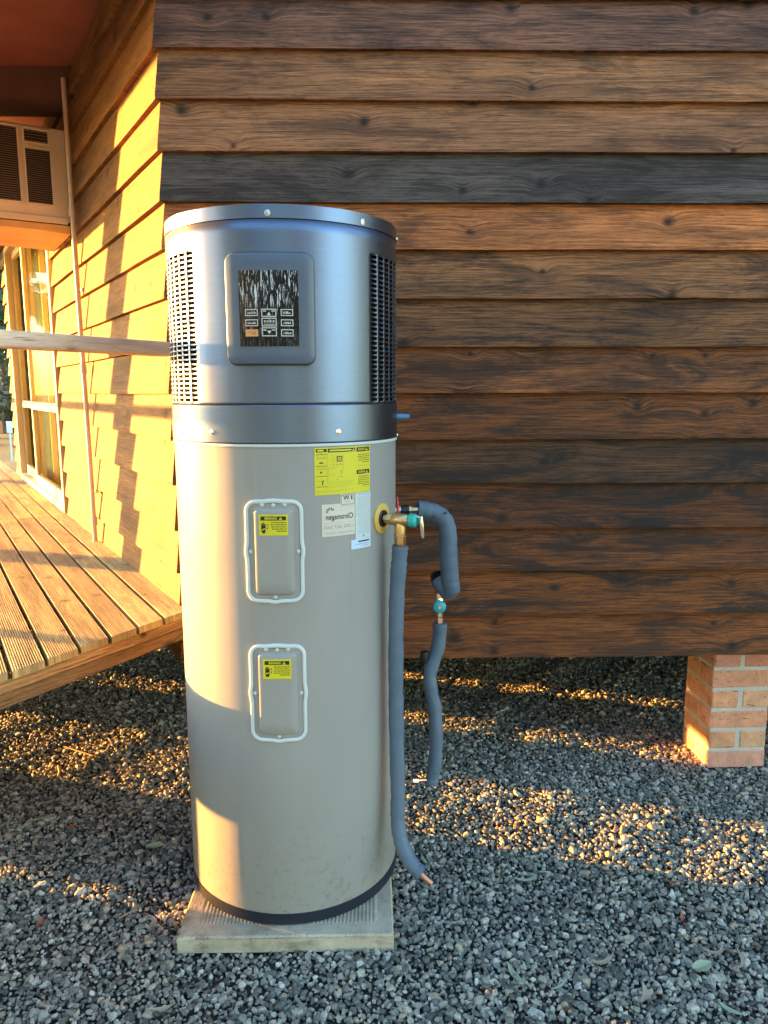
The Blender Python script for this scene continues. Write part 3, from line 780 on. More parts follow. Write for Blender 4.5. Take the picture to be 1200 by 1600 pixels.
class Wrap:
    """print and stickers in (u, z) laid on the cylinder wall; u is arc length to the right of phi0"""
    def __init__(s, phi0, r): s.mb = MB(); s.p = phi0; s.r = r
    def at(s, u, z, lift): 
        a = R_(s.p) + u / s.r; rr = s.r + lift
        return (rr * math.sin(a), -rr * math.cos(a), z)
    def rect(s, u0, u1, z0, z1, mi, lift, tilt=0.0):
        s.mb.cur = mi; n = max(1, int(abs(u1 - u0) / 0.012)); m = s.mb; i = len(m.v)
        for k in range(n + 1):
            u = u0 + (u1 - u0) * k / n; m.v.append(s.at(u, z0 + tilt * u, lift)); m.v.append(s.at(u, z1 + tilt * u, lift))
        for k in range(n): m.f.append((i + 2 * k, i + 2 * k + 2, i + 2 * k + 3, i + 2 * k + 1)); m.mi.append(mi)
    def sticker(s, u0, u1, z0, z1, mi, lift):
        """a sheet with a rim, so that it has thickness"""
        s.rect(u0, u1, z0, z1, mi, lift)
        for (a, b, c, d) in ((u0, u1, z0, z0), (u0, u1, z1, z1)):
            n = max(1, int(abs(b - a) / 0.012)); m = s.mb; i = len(m.v)
            for k in range(n + 1):
                u = a + (b - a) * k / n; m.v.append(s.at(u, c, lift)); m.v.append(s.at(u, c, 0.0))
            for k in range(n): m.f.append((i + 2 * k, i + 2 * k + 2, i + 2 * k + 3, i + 2 * k + 1)); m.mi.append(mi)
        for u in (u0, u1): s.mb.cur = mi; s.mb.quad([s.at(u, z0, 0), s.at(u, z1, 0), s.at(u, z1, lift), s.at(u, z0, lift)])
    def poly(s, pts, mi, lift):
        s.mb.cur = mi; s.mb.quad([s.at(u, z, lift) for u, z in pts])
    def text(s, string, u, z, size, mi, lift, bold=0.0, width=None, shear=0.0):
        v, f = text_tris(string, size, bold, shear)
        if width:
            w = max(p[0] for p in v) - min(p[0] for p in v); k = width / w
        else: k = 1.0
        m = s.mb; i = len(m.v)
        for x, y in v: m.v.append(s.at(u - x * k, z + y, lift))     # the photograph is mirror-reversed
        for q in f: m.f.append(tuple(i + t for t in q)); m.mi.append(mi)
    def lines(s, u0, u1, z, n, dz, h, mi, lift, rg, right=True, short=0.4):
        for k in range(n):
            w = (u1 - u0) * (1 - (rg.uniform(0, 0.12) if k < n - 1 else short))
            a, b = (u1 - w, u1) if right else (u0, u0 + w)
            x = a
            while x < b - 0.001:                                     # broken into word lengths
                ww = min(rg.uniform(0.003, 0.010), b - x)
                s.rect(x, x + ww, z - k * dz - h / 2, z - k * dz + h / 2, mi, lift); x += ww + 0.0012
    def build(s, name, mats, parent): return s.mb.build(name, mats, parent)

rl = random.Random(9)
LB = TR - 0.001
def warn_tri(W, u, z, s_, mi, mi2, l):
    W.poly([(u - s_, z - s_ * 0.8), (u + s_, z - s_ * 0.8), (u, z + s_ * 0.9)], mi, l)
    W.rect(u - s_ * 0.1, u + s_ * 0.1, z - s_ * 0.35, z + s_ * 0.45, mi2, l + 0.0002)
    W.rect(u - s_ * 0.1, u + s_ * 0.1, z - s_ * 0.62, z - s_ * 0.45, mi2, l + 0.0002)

# big yellow warning label
W = Wrap(35.0, LB); T = 0.0009; e = T + 0.0003; e2 = e + 0.0003
w2 = R_(15.45) * LB
W.sticker(-w2, w2, 1.281, 1.4055, 0, T)
cL = (-w2 + 0.004, -w2 + 0.0335); cM = (-w2 + 0.0365, 0.033); cR = (0.0375, w2 - 0.003)
W.rect(cL[0], cL[1], 1.394, 1.4025, 1, e); W.rect(cL[0] + .004, cL[1] - .008, 1.396, 1.4005, 0, e2)
W.rect(cM[0], cM[1], 1.3925, 1.4025, 1, e); W.rect(cM[0] + .005, cM[1] - .013, 1.3955, 1.3995, 0, e2); warn_tri(W, cM[1] - 0.006, 1.3975, 0.0045, 0, 1, e2)
for zt in (1.4025, 1.342):
    W.rect(cR[0], cR[1], zt - 0.0115, zt, 1, e)
    W.text('WARNING', (cR[0] + cR[1]) / 2 - 0.006, zt - 0.006, 0.0085, 0, e2, 0.0002, width=0.026)
    warn_tri(W, cR[1] - 0.0105, zt - 0.006, 0.0048, 0, 1, e2)
W.lines(cR[0] + .003, cR[1] - .001, 1.383, 5, 0.0052, 0.0017, 1, e, rl)
W.lines(cR[0] + .003, cR[1] - .001, 1.324, 6, 0.0050, 0.0017, 1, e, rl)
W.rect(cR[0], cR[1], 1.3525, 1.353, 3, e)
for z in (1.387, 1.357, 1.330, 1.3025): W.rect(cL[0], cL[1], z, z + 0.0012, 1, e)
for z in (1.380, 1.3765, 1.352, 1.348, 1.318): W.rect(cL[0] + .002, cL[1] - .002, z, z + 0.0008, 3, e)
W.rect(cL[1] + 0.0012, cL[1] + 0.0018, 1.292, 1.392, 3, e)
W.text('+', (cL[0] + cL[1]) / 2, 1.3905, 0.008, 1, e)
W.rect(cL[0] + .009, cL[1] - .010, 1.364, 1.3675, 1, e)
W.poly([(cL[0] + .010, 1.341), (cL[0] + .013, 1.345), (cL[0] + .016, 1.341), (cL[0] + .013, 1.337)], 1, e)
W.poly([(cL[0] + .015, 1.308), (cL[0] + .017, 1.320), (cL[0] + .020, 1.320), (cL[0] + .018, 1.308)], 1, e)
for (u, z, a, b) in ((-.043, 1.384, .009, .0006), (-.043, 1.372, .009, .0006), (-.043, 1.360, .012, .0006), (-.05, 1.350, .02, .0006), (-.05, 1.333, .022, .0006)): W.rect(u, u + a, z, z + b, 3, e)
for (u, z0, z1) in ((-.034, 1.352, 1.384), (-.05, 1.333, 1.352), (-.026, 1.352, 1.386), (-.005, 1.348, 1.386)): W.rect(u, u + .0006, z0, z1, 3, e)
W.rect(-.0245, -.0085, 1.3675, 1.3825, 2, e); W.rect(-.0215, -.0115, 1.3705, 1.3795, 0, e2); W.rect(-.019, -.014, 1.373, 1.377, 2, e2 + .0002)
for (u, z) in ((-.024, 1.359), (-.018, 1.360), (-.012, 1.359), (-.015, 1.340), (-.011, 1.343), (-.013, 1.336), (-.02, 1.327), (-.012, 1.326), (-.026, 1.321)): W.rect(u, u + .004, z, z + .0022, 3, e)
W.lines(cM[0], cM[1] - .002, 1.315, 4, 0.0048, 0.0007, 3, e, rl, False)
W.lines(-w2 + .004, cM[1], 1.292, 2, 0.004, 0.0007, 3, e, rl, False)
W.build('warning_label', [M['yellow'], M['ink'], M['inkbrown'], M['inkolive']], heater)

# brand label, mirror-reversed as in the photograph
W = Wrap(31.5, LB); bw = R_(8.8) * LB
W.sticker(-bw, bw, 1.169, 1.2555, 0, T)
W.text('Chromagen', 0.002, 1.2205, 0.0205, 1, e, 0.00035, width=0.083)
for k, an in enumerate((-78, -48, -18, 14, 46)):
    a = R_(an); c0 = (-bw + 0.024, 1.2335); r0, r1, hw_ = 0.0055, 0.0155, 0.0019
    d = (math.sin(a), math.cos(a)); p = (d[1], -d[0])
    W.poly([(c0[0] + d[0] * r0, c0[1] + d[1] * r0), (c0[0] + d[0] * (r0 + r1) / 2 + p[0] * hw_, c0[1] + d[1] * (r0 + r1) / 2 + p[1] * hw_), (c0[0] + d[0] * r1, c0[1] + d[1] * r1), (c0[0] + d[0] * (r0 + r1) / 2 - p[0] * hw_, c0[1] + d[1] * (r0 + r1) / 2 - p[1] * hw_)], 1, e)
W.text('1300 367 565', 0.001, 1.1935, 0.0135, 2, e, 0.0001, width=0.088)
W.text('chromagen.com.au', 0.001, 1.1785, 0.0090, 2, e, 0.0, width=0.086)
W.rect(-bw + .005, bw - .004, 1.2045, 1.2052, 2, e)
W.lines(0.0, bw - .004, 1.2475, 1, 0.004, 0.0010, 2, e, rl, short=0.05)
W.build('brand_label', [M['paper'], M['ink'], M['inkgrey']], heater)
# certification mark
W = Wrap(36.3, LB); bw = R_(4.0) * LB
W.sticker(-bw, bw, 1.250, 1.2795, 0, T)
W.rect(-bw + .002, bw - .002, 1.2515, 1.2525, 1, e); W.rect(-bw + .002, bw - .002, 1.277, 1.278, 1, e)
W.rect(-bw + .002, -bw + .003, 1.2525, 1.277, 1, e); W.rect(bw - .003, bw - .002, 1.2525, 1.277, 1, e)
W.text('W', -0.005, 1.2695, 0.0165, 1, e, 0.0004, width=0.019); W.rect(0.0105, 0.0145, 1.2640, 1.2750, 1, e)
W.lines(-0.012, 0.006, 1.2585, 1, 0.003, 0.0012, 2, e, rl, short=0.1)
W.build('certification_label', [M['paper'], M['ink'], M['inkgrey']], heater)
# specification label and the blue one under it
W = Wrap(45.75, LB); bw = R_(5.0) * LB
W.sticker(-bw, bw, 1.152, 1.2795, 0, T)
W.lines(-bw + .004, bw - .002, 1.2750, 1, 0.0045, 0.0022, 1, e, rl, short=0.1)
W.lines(-bw + .004, bw - .002, 1.2685, 23, 0.00455, 0.0011, 1, e, rl, short=0.1)
W.poly([(-.003, 1.158), (.003, 1.158), (0, 1.164)], 2, e)
W.build('specification_label', [M['paperblue'], M['inkgrey'], M['ink']], heater)
W = Wrap(44.4, LB); bw = R_(6.3) * LB
W.sticker(-bw, bw, 1.1262, 1.1515, 0, T)
W.rect(-.012, bw - .006, 1.1435, 1.1475, 1, e); W.lines(-bw + .012, bw - .006, 1.138, 2, 0.005, 0.001, 1, e, rl)
W.build('model_label', [M['blue_label'], M['ink']], heater)

# access covers
def rrect(w, h, r, n=6):
    pts = []
    for (cx, cz, a0) in ((w - r, h - r, 0), (-w + r, h - r, 90), (-w + r, -h + r, 180), (w - r, -h + r, 270)):
        for k in range(n + 1):
            a = R_(a0 + 90 * k / n); pts.append((cx + r * math.cos(a), cz + r * math.sin(a)))
    return pts
def dense(pts, step=0.012):
    out = []
    for i, p in enumerate(pts):
        q = pts[(i + 1) % len(pts)]; L = math.dist(p, q); n = max(1, int(L / step))
        for k in range(n): out.append((p[0] + (q[0] - p[0]) * k / n, p[1] + (q[1] - p[1]) * k / n))
    return out
def cover(zc, first):
    ph0 = 0.3; W = Wrap(ph0, LB)
    # plate with pressed centre: nested rings lifted by steps, all following the cylinder
    def ring(w, h, r, lift): 
        # equal counts per ring: sample rounded rectangle at same angular parameters
        return [W.at(u, zc + z, lift) for u, z in dense_n(rrect(w, h, r))]
    def dense_n(pts):
        out = []
        for i, p in enumerate(pts):
            q = pts[(i + 1) % len(pts)]; n = 8 if i % 7 == 6 else 1
            for k in range(n): out.append((p[0] + (q[0] - p[0]) * k / n, p[1] + (q[1] - p[1]) * k / n))
        return out
    rings = [ring(0.0655, 0.127, 0.022, 0.0), ring(0.0655, 0.127, 0.022, 0.0030), ring(0.0520, 0.1165, 0.013, 0.0034), ring(0.0478, 0.1115, 0.010, 0.0108), ring(0.0466, 0.1100, 0.009, 0.0117), ring(0.030, 0.080, 0.005, 0.0120), ring(0.010, 0.040, 0.002, 0.0120)]
    m = MB(); n = len(rings[0]); 
    for r in rings: m.v += r
    for a in range(len(rings) - 1):
        for k in range(n):
            k2 = (k + 1) % n; m.f.append((a * n + k, a * n + k2, (a + 1) * n + k2, (a + 1) * n + k)); m.mi.append(0)
    b0 = (len(rings) - 1) * n; m.f.append(tuple(b0 + k for k in range(n))); m.mi.append(0)
    c = m.build('access_cover', M['body'], heater, smooth=True)
    # pale moulded frame round it, bulging at the fixing screws
    path = []
    for u, z in dense(rrect(0.0715, 0.1325, 0.026, 8), 0.01):
        k = 1.0
        if abs(z) < 0.03: u += math.copysign(0.0035 * (1 + math.cos(math.pi * z / 0.03)) / 2, u)
        if abs(u) < 0.02 and z < 0: z -= 0.0035 * (1 + math.cos(math.pi * u / 0.02)) / 2
        if abs(u) < 0.034 and z > 0: z += 0.0030 * (1 + math.cos(math.pi * u / 0.034)) / 2
        path.append((u, zc + z))
    m = MB(); prf = [(-0.0056, 0.0), (-0.0050, 0.0045), (-0.0025, 0.0062), (0.0025, 0.0062), (0.0050, 0.0045), (0.0056, 0.0)]
    N = len(path); i0 = 0
    for i, (u, z) in enumerate(path):
        pu, pz = path[i - 1]; qu, qz = path[(i + 1) % N]; tx, tz = qu - pu, qz - pz; L = math.hypot(tx, tz); nx, nz = tz / L, -tx / L
        for d, l in prf: m.v.append(W.at(u + nx * d, z + nz * d, l))
    P = len(prf)
    for i in range(N):
        j = (i + 1) % N
        for k in range(P - 1): m.f.append((i * P + k, i * P + k + 1, j * P + k + 1, j * P + k)); m.mi.append(0)
    m.build('cover_frame', M['trimwhite'], c, smooth=True)
    for (u, z) in ((-0.029, 0.1245), (0.0, 0.1240), (0.029, 0.1245), (-0.0625, 0.0), (0.0625, 0.0), (0.0, -0.1215)):
        s = screw_mesh(0.0044, 0.005).build('screw', M['trimwhite'], c, smooth=True) if first is None else copy_child(first, c)
        if first is None: first = s
        place_on_cyl(s, ph0 + math.degrees(u / LB), zc + z, LB + 0.0025)
    # danger sticker
    D = Wrap(ph0, LB + 0.0120); u0, u1 = -0.0375, 0.0385; zt = zc + 0.1000; zb = zt - 0.0545
    D.sticker(u0, u1, zb, zt, 0, 0.0008)
    D.rect(u0 + .005, u1 - .005, zt - .0150, zt - .0042, 1, 0.0011)
    D.text('DANGER', -0.006, zt - 0.0097, 0.0088, 0, 0.0014, 0.0003, width=0.033)
    warn_tri(D, 0.0195, zt - 0.0096, 0.0050, 0, 1, 0.0014)
    hx, hz = u0 + 0.0125, zt - 0.032           # hand symbol
    D.rect(hx - .006, hx + .0055, hz - .008, hz + .004, 1, 0.0011)
    for k, hh in enumerate((.009, .0115, .011, .0085)): D.rect(hx - .006 + k * .003, hx - .006 + k * .003 + .0023, hz + .004, hz + hh, 1, 0.0011)
    D.poly([(hx - .006, hz - .008), (hx + .0055, hz - .008), (hx + .0035, hz - .0165), (hx - .004, hz - .0165)], 1, 0.0011)
    D.poly([(hx - .0045, hz - .006), (hx + .004, hz - .003), (hx + .0045, hz - .006), (hx - .0035, hz - .009)], 0, 0.0014)
    D.poly([(hx + .0075, hz + .004), (hx + .0125, hz + .0105), (hx + .0108, hz + .003)], 1, 0.0011)
    D.poly([(hx + .0085, hz - .004), (hx + .0135, hz + .003), (hx + .0105, hz - .007)], 1, 0.0011)
    D.lines(u0 + .029, u1 - .004, zt - .0205, 5, .0056, .0021, 1, 0.0011, rl)
    D.build('danger_sticker', [M['yellow'], M['ink']], c)
    return c, first
c1, fs = cover(1.1355, None)
c1['label'] = 'upper access cover'
c2, fs = cover(0.7445, fs)
c2['label'] = 'lower access cover'

# control panel on the steel shroud
W = Wrap(1.1, rs)
pw, phh = R_(19.4) * rs, 0.1355; pz = 1.7525
def ringp(w, h, r, lift):
    out = []
    pts = rrect(w, h, r, 6)
    for i, p in enumerate(pts):
        q = pts[(i + 1) % len(pts)]; n = 12 if i % 7 == 6 else 1
        for k in range(n): out.append(W.at(p[0] + (q[0] - p[0]) * k / n, pz + p[1] + (q[1] - p[1]) * k / n, lift))
    return out
MB_ = MB(); o_ = [ringp(pw + .0022, phh + .0022, 0.024, l_) for l_ in (0.0, 0.0035)] + [ringp(pw - .004, phh - .004, 0.02, 0.0035)]
MB_.loft(o_, caps=False).build('panel_gasket', M['black_plastic'], heater, smooth=True)
rings = [ringp(pw, phh, 0.022, 0.0), ringp(pw, phh, 0.022, 0.009), ringp(pw - .0025, phh - .0025, 0.020, 0.0125), ringp(pw - .005, phh - .005, 0.018, 0.0135)]
for k in (0.8, 0.6, 0.4, 0.2, 0.08): rings.append(ringp((pw - .005) * k, (phh - .005) * k, 0.018 * k, 0.0135))
m = MB(); n = len(rings[0])
for r in rings: m.v += r
for a in range(len(rings) - 1):
    for k in range(n):
        k2 = (k + 1) % n; m.f.append((a * n + k, a * n + k2, (a + 1) * n + k2, (a + 1) * n + k)); m.mi.append(0)
panel = m.build('control_panel', M['bezel'], heater, smooth=True)
PR = rs + 0.0135
S = Wrap(0.8, PR); su, sv0, sv1 = R_(12.5) * PR, 1.662, 1.845
S.sticker(-su, su, sv0, sv1, 0, 0.0012)
S.build('screen', M['screen'], panel)
def px_uz(x, y): return ((x - 421.5) / 45.0 * su, 1.845 - (y - 424) / 118.0 * 0.183)
le = 0.0016
def outline(Wp, u0, u1, z0, z1, t, mi, l):
    Wp.rect(u0, u1, z1 - t, z1, mi, l); Wp.rect(u0, u1, z0, z0 + t, mi, l); Wp.rect(u0, u0 + t, z0 + t, z1 - t, mi, l); Wp.rect(u1 - t, u1, z0 + t, z1 - t, mi, l)
for ci, (xa, xb) in enumerate(((385.5, 405), (439.5, 458))):
    for ri, (ya, yb) in enumerate(((484, 494.5), (500, 510.5), (515.5, 526.5))):
        u0, z1 = px_uz(xa, ya); u1, z0 = px_uz(xb, yb)
        B = Wrap(0.8, PR)
        if ci == 0 and ri == 2:
            B.rect(u0, u1, z0, z1, 1, le); B.rect(u0 + .012, u0 + .018, z1 + .0005, z1 + .005, 2, le)
            B.lines(u0 + .005, u1 - .005, (z0 + z1) / 2 + .002, 2, .004, .0012, 3, le + .0003, rl)
            B.build('button', [M['ink'], M['orange'], M['red'], M['inkbrown']], panel)
        else:
            outline(B, u0, u1, z0, z1, 0.0020, 0, le)
            x = u0 + 0.006
            while x < u1 - 0.006:
                h = rl.choice((0.0030, 0.0045, 0.0055)); B.rect(x, x + rl.uniform(.0012, .0028), (z0 + z1) / 2 - .003, (z0 + z1) / 2 - .003 + h, 0, le); x += 0.0033
            B.build('button', [M['btnline']], panel)
for ri, (ya, yb) in enumerate(((483.5, 496), (497.5, 511), (512.5, 526.5))):
    u0, z1 = px_uz(410.5, ya); u1, z0 = px_uz(433, yb); B = Wrap(0.8, PR)
    outline(B, u0, u1, z0, z1, 0.0022, 0, le); uc, zc_ = (u0 + u1) / 2, (z0 + z1) / 2
    if ri == 0: B.poly([(uc - .005, zc_ - .006), (uc + .005, zc_ - .006), (uc, zc_ + .002)], 0, le)
    elif ri == 2: B.poly([(uc - .005, zc_ + .003), (uc, zc_ - .005), (uc + .005, zc_ + .003)], 0, le)
    else:
        x = u0 + .006
        while x < u1 - .006: B.rect(x, x + rl.uniform(.0015, .003), zc_ - .001, zc_ + rl.uniform(.003, .006), 0, le); x += .0038
        B.rect(u0 + .005, u1 - .005, zc_ - .006, zc_ - .0045, 0, le)
    if ri != 1:
        for sgn in (-1, 1): B.rect(uc + sgn * .011 - .004, uc + sgn * .011 + .004, zc_ + .003, zc_ + .0055, 0, le)
    B.build('button', [M['btnline']], panel)
# pipe port for the relief valve
a0 = R_(60.5); pn = Vector((math.sin(a0), -math.cos(a0), 0)); pt = Vector((math.cos(a0), math.sin(a0), 0))
def on_port(o, z, off):
    o.rotation_mode = 'QUATERNION'; o.rotation_quaternion = pn.to_track_quat('Z', 'Y'); o.location = pn * (TR + off) + Vector((0, 0, z))
port = MB().lathe([(0.043, -0.003), (0.043, 0.0022), (0.0405, 0.0040), (0.024, 0.0040), (0.0235, 0.001)], 40).build('port_flange', M['flange'], heater, smooth=True); on_port(port, 1.196, 0.0)
seal = MB().lathe([(0.0245, 0.0), (0.0245, 0.0065), (0.020, 0.008), (0.013, 0.005), (0.0, 0.004)], 32).build('port_seal', M['black_plastic'], port, smooth=True)
# overflow stub on the right of the band
m = MB().tube([(TR - 0.004, -0.01, 1.476), (TR + 0.004, -0.01, 1.476), (TR + 0.0402, -0.01, 1.476)], [0.009, 0.0085, 0.008], 16)
m.build('overflow_stub', M['bluecap'], heater, smooth=True)

# ------------------------------------------------------------------ relief valve
valve = thing('relief_valve', 'brass relief valve with teal cap screwed into the yellow ringed port', 'valve', (TX + pn.x * (TR + 0.006), TY + pn.y * (TR + 0.006), 1.196))
ax = Vector((math.sin(a0 + 0.12), -math.cos(a0 + 0.12), 0))
def along(t, dz=0, s=0.0): return ax * t + Vector((0, 0, dz)) + Vector((ax.y, -ax.x, 0)) * s
MB().tube([along(0.001), along(0.012), along(0.013), along(0.026), along(0.027)], [0.012, 0.012, 0.0175, 0.0175, 0.013], 6).build('hex_nut', M['brass'], valve)
MB().tube([along(0.020), along(0.028), along(0.060), along(0.072), along(0.076)], [0.012, 0.0175, 0.0185, 0.0165, 0.012], 20).build('body', M['brass'], valve, smooth=True)
jc = along(0.050)
MB().tube([jc + Vector((0, 0, 0.0)), jc + Vector((0, 0, -0.02)), jc + Vector((0, 0, -0.040)), jc + Vector((0, 0, -0.042)), jc + Vector((0, 0, -0.046))], [0.014, 0.0165, 0.0165, 0.0185, 0.0185], 20).build('outlet', M['brass'], valve, smooth=True)
MB().tube([jc + Vector((0, 0, -0.047)), jc + Vector((0, 0, -0.066)), jc + Vector((0, 0, -0.078))], [0.017, 0.0165, 0.014], 6).build('outlet_nut', M['brass'], valve)
MB().tube([along(0.077), along(0.084), along(0.096), along(0.101)], [0.0175, 0.0195, 0.0185, 0.011], 18).build('cap', M['teal'], valve, smooth=True)
lv = [along(0.098, 0.012), along(0.110, 0.010), along(0.114, -0.012), along(0.116, -0.038), along(0.118, -0.048)]
MB().tube(lv, [0.0045, 0.006, 0.0055, 0.005, 0.003], 8).build('lever', M['chrome'], valve, smooth=True)

# drain pipe hanging from the valve
J = Vector((TX, TY, 0)) + pn * (TR + 0.006) + Vector((jc.x, jc.y, 0))
drain = thing('drain_pipe', 'long grey lagged drain pipe hanging down the tank from the relief valve', 'pipe', (J.x, J.y, 0))
pts = [(0, 0, 1.122), (-0.004, 0.004, 1.06), (-0.010, 0.006, 0.95), (-0.012, 0.008, 0.75), (-0.010, 0.006, 0.55), (-0.006, 0.0, 0.38), (-0.006, -0.01, 0.29), (0.006, -0.028, 0.225), (0.034, -0.05, 0.178), (0.062, -0.066, 0.158)]
pp = smooth_path(pts, 8); rr = [0.0218 + 0.0008 * math.sin(i * 2.1) + 0.0006 * math.sin(i * 0.9) + (0.0012 if i < 12 and i % 2 else 0) for i in range(len(pp))]
MB().tube(pp, rr, 20).build('foam_sleeve', M['foam'], drain, smooth=True)
MB().tube([(0.056, -0.062, 0.161), (0.074, -0.073, 0.148), (0.092, -0.080, 0.136)], [0.0085, 0.0085, 0.0078], 12).build('copper_end', M['copper'], drain, smooth=True)

# hot water outlet: fittings and the lagged loop
def PX(x, y, Y):                       # world point on the vertical plane at depth Y seen at photo pixel x, y
    X = (x - 600) / 1190.0; V = -(y - 800) / 1190.0
    fw = math.cos(R_(9)) + math.sin(R_(9)) * V; up = math.cos(R_(9)) * V - math.sin(R_(9)); t = Y / fw
    return Vector((X * t, Y, CAM_H + up * t))
hb = Vector((0.05, 2.42, 0))
hot = thing('hot_water_pipe', 'grey lagged hot water pipe looping from the tank side towards the wall', 'pipe', hb)
def H(x, y, Y): return PX(x, y, Y) - hb
MB().tube([H(612, 798, 2.360), H(628, 797.5, 2.366)], 0.012, 14).build('tank_outlet', M['chrome'], hot, smooth=True)
MB().tube([H(626, 797.5, 2.366), H(629, 797.5, 2.366), H(638, 797.3, 2.367), H(639.5, 797.3, 2.367)], [0.013, 0.017, 0.017, 0.013], 8).build('ball_valve', M['black_plastic'], hot)
MB().tube([H(622, 797, 2.360), H(626, 797, 2.360)], 0.0125, 10).build('union', M['chrome'], hot)
MB().tube([H(638, 797.3, 2.367), H(643, 797.2, 2.368), H(644, 797.2, 2.368), H(655, 797, 2.371)], [0.014, 0.014, 0.0095, 0.0095], 6).build('brass_nipple', M['brass'], hot)
MB().tube([H(621.5, 803, 2.300), H(621.5, 790, 2.300), H(621, 776, 2.300)], [0.0045, 0.004, 0.002], 8).build('red_handle', M['red'], hot, smooth=True)
loop = [H(652, 797, 2.377), H(668, 799, 2.382), H(684, 804, 2.388), H(695, 816, 2.392), H(699.5, 835, 2.394), H(700.5, 860, 2.394), H(702, 890, 2.394), H(703.5, 912, 2.395), H(704, 921, 2.399), H(699, 922, 2.408), H(691, 914, 2.416), H(686, 905, 2.427)]
pp = smooth_path(loop, 7)
MB().tube(pp, [0.0292 + 0.0007 * math.sin(i * 1.3) for i in range(len(pp))], 22).build('foam_sleeve', M['foam'], hot, smooth=True)
MB().tube([H(686, 905, 2.427), H(683.5, 904, 2.436), H(682, 906, 2.444)], [0.0292, 0.026, 0.014], 20).build('foam_end', M['black_plastic'], hot, smooth=True)
for (x, y, Y) in ((678, 808, 2.352), (696, 802, 2.362)):
    p = H(x, y, Y)
    MB().tube([p, p + Vector((0.0, -0.006, 0.0))], [0.004, 0.003], 8).build('tie_end', M['black_plastic'], hot)

# cold water supply: stop valve and lagged pipe
cb_ = Vector((0.19, 2.55, 0))
cold = thing('cold_water_pipe', 'wavy grey lagged cold water pipe with turquoise stop valve near the wall', 'pipe', cb_)
def K(x, y, Y): return PX(x, y, Y) - cb_
MB().tube([K(684.5, 912, 2.427), K(685, 924, 2.427), K(685.2, 926, 2.427), K(685.5, 934, 2.427)], [0.010, 0.010, 0.0145, 0.0145], 6).build('valve_inlet', M['chrome'], cold)
MB().tube([K(685.5, 932, 2.427), K(686, 942, 2.427), K(686.5, 952, 2.427), K(686.5, 957, 2.427)], [0.012, 0.017, 0.017, 0.013], 16).build('valve_body', M['chrome'], cold, smooth=True)
v0 = K(686.5, 946, 2.423)
MB().tube([v0, v0 + Vector((-0.001, -0.014, 0.0)), v0 + Vector((-0.002, -0.024, 0.001)), v0 + Vector((-0.002, -0.028, 0.001))], [0.012, 0.021, 0.021, 0.016], 18).build('handwheel', M['tealblue'], cold, smooth=True)
MB().tube([v0 + Vector((-0.002, -0.0285, 0.001)), v0 + Vector((-0.002, -0.032, 0.001))], [0.007, 0.006], 10).build('handwheel_screw', M['chrome'], cold, smooth=True)
MB().tube([K(686.8, 957, 2.427), K(687, 963, 2.427), K(687, 964, 2.427), K(687, 976, 2.427)], [0.0115, 0.0115, 0.0145, 0.0145], 6).build('valve_outlet', M['chrome'], cold)
cp = [K(687, 974, 2.427), K(686.5, 990, 2.427), K(684, 1010, 2.424), K(678, 1030, 2.419), K(672, 1048, 2.413), K(671, 1065, 2.410), K(674, 1085, 2.408), K(678, 1105, 2.405), K(680, 1130, 2.399), K(680.5, 1160, 2.396), K(679, 1190, 2.391), K(675, 1212, 2.385), K(672.5, 1225, 2.382)]
pp = smooth_path(cp, 7)
MB().tube(pp, [0.0228 + 0.0010 * math.sin(i * 0.55) + 0.0005 * math.sin(i * 1.9) for i in range(len(pp))], 20).build('foam_sleeve', M['foam'], cold, smooth=True)
MB().tube([K(663.5, 1032, 2.415), K(663, 1025, 2.415), K(662.5, 1018.5, 2.415)], [0.0145, 0.0155, 0.014], 14).build('black_cap', M['black_plastic'], cold, smooth=True)
MB().tube(smooth_path([K(672, 1219, 2.382), K(660, 1219, 2.374), K(648, 1220, 2.363)], 4), 0.008, 12).build('copper_stub', M['copper'], cold, smooth=True)
MB().tube([K(649, 1220, 2.364), K(641, 1220, 2.350), K(640.5, 1220, 2.350), K(624, 1220.5, 2.300)], [0.0125, 0.0125, 0.0095, 0.0095], 8).build('inlet_nut', M['chrome'], cold)

# ------------------------------------------------------------------ gravel: loose stones over the bed
def pebble_proto(i):
    rg = random.Random(100 + i)
    bm = bmesh.new()
    sx, sy, sz = rg.uniform(0.85, 1.3), rg.uniform(0.65, 1.0), rg.uniform(0.5, 0.85)
    for _ in range(rg.choice((13, 16, 20, 26))):
        d = Vector((rg.gauss(0, 1), rg.gauss(0, 1), rg.gauss(0, 1))).normalized() * rg.uniform(0.86, 1.08)
        bm.verts.new((d.x * sx, d.y * sy, d.z * sz))
    bmesh.ops.convex_hull(bm, input=bm.verts)
    bmesh.ops.delete(bm, geom=[v for v in bm.verts if not v.link_faces], context='VERTS')
    bmesh.ops.bevel(bm, geom=list(bm.edges), offset=0.13, segments=1, affect='EDGES', clamp_overlap=True)
    bmesh.ops.recalc_face_normals(bm, faces=bm.faces)
    me = bpy.data.meshes.new('pebble'); bm.to_mesh(me); bm.free()
    me.polygons.foreach_set('use_smooth', [True] * len(me.polygons)); me.set_sharp_from_angle(angle=R_(32)); me.materials.append(M['pebble'])
    return bpy.data.objects.new('pebble', me)
pc = bpy.data.collections.new('pebble_shapes')
for i in range(14): pc.objects.link(pebble_proto(i))
rg = random.Random(21)
P_, S_, RT = [], [], []
pv = Vector((TX, TY))
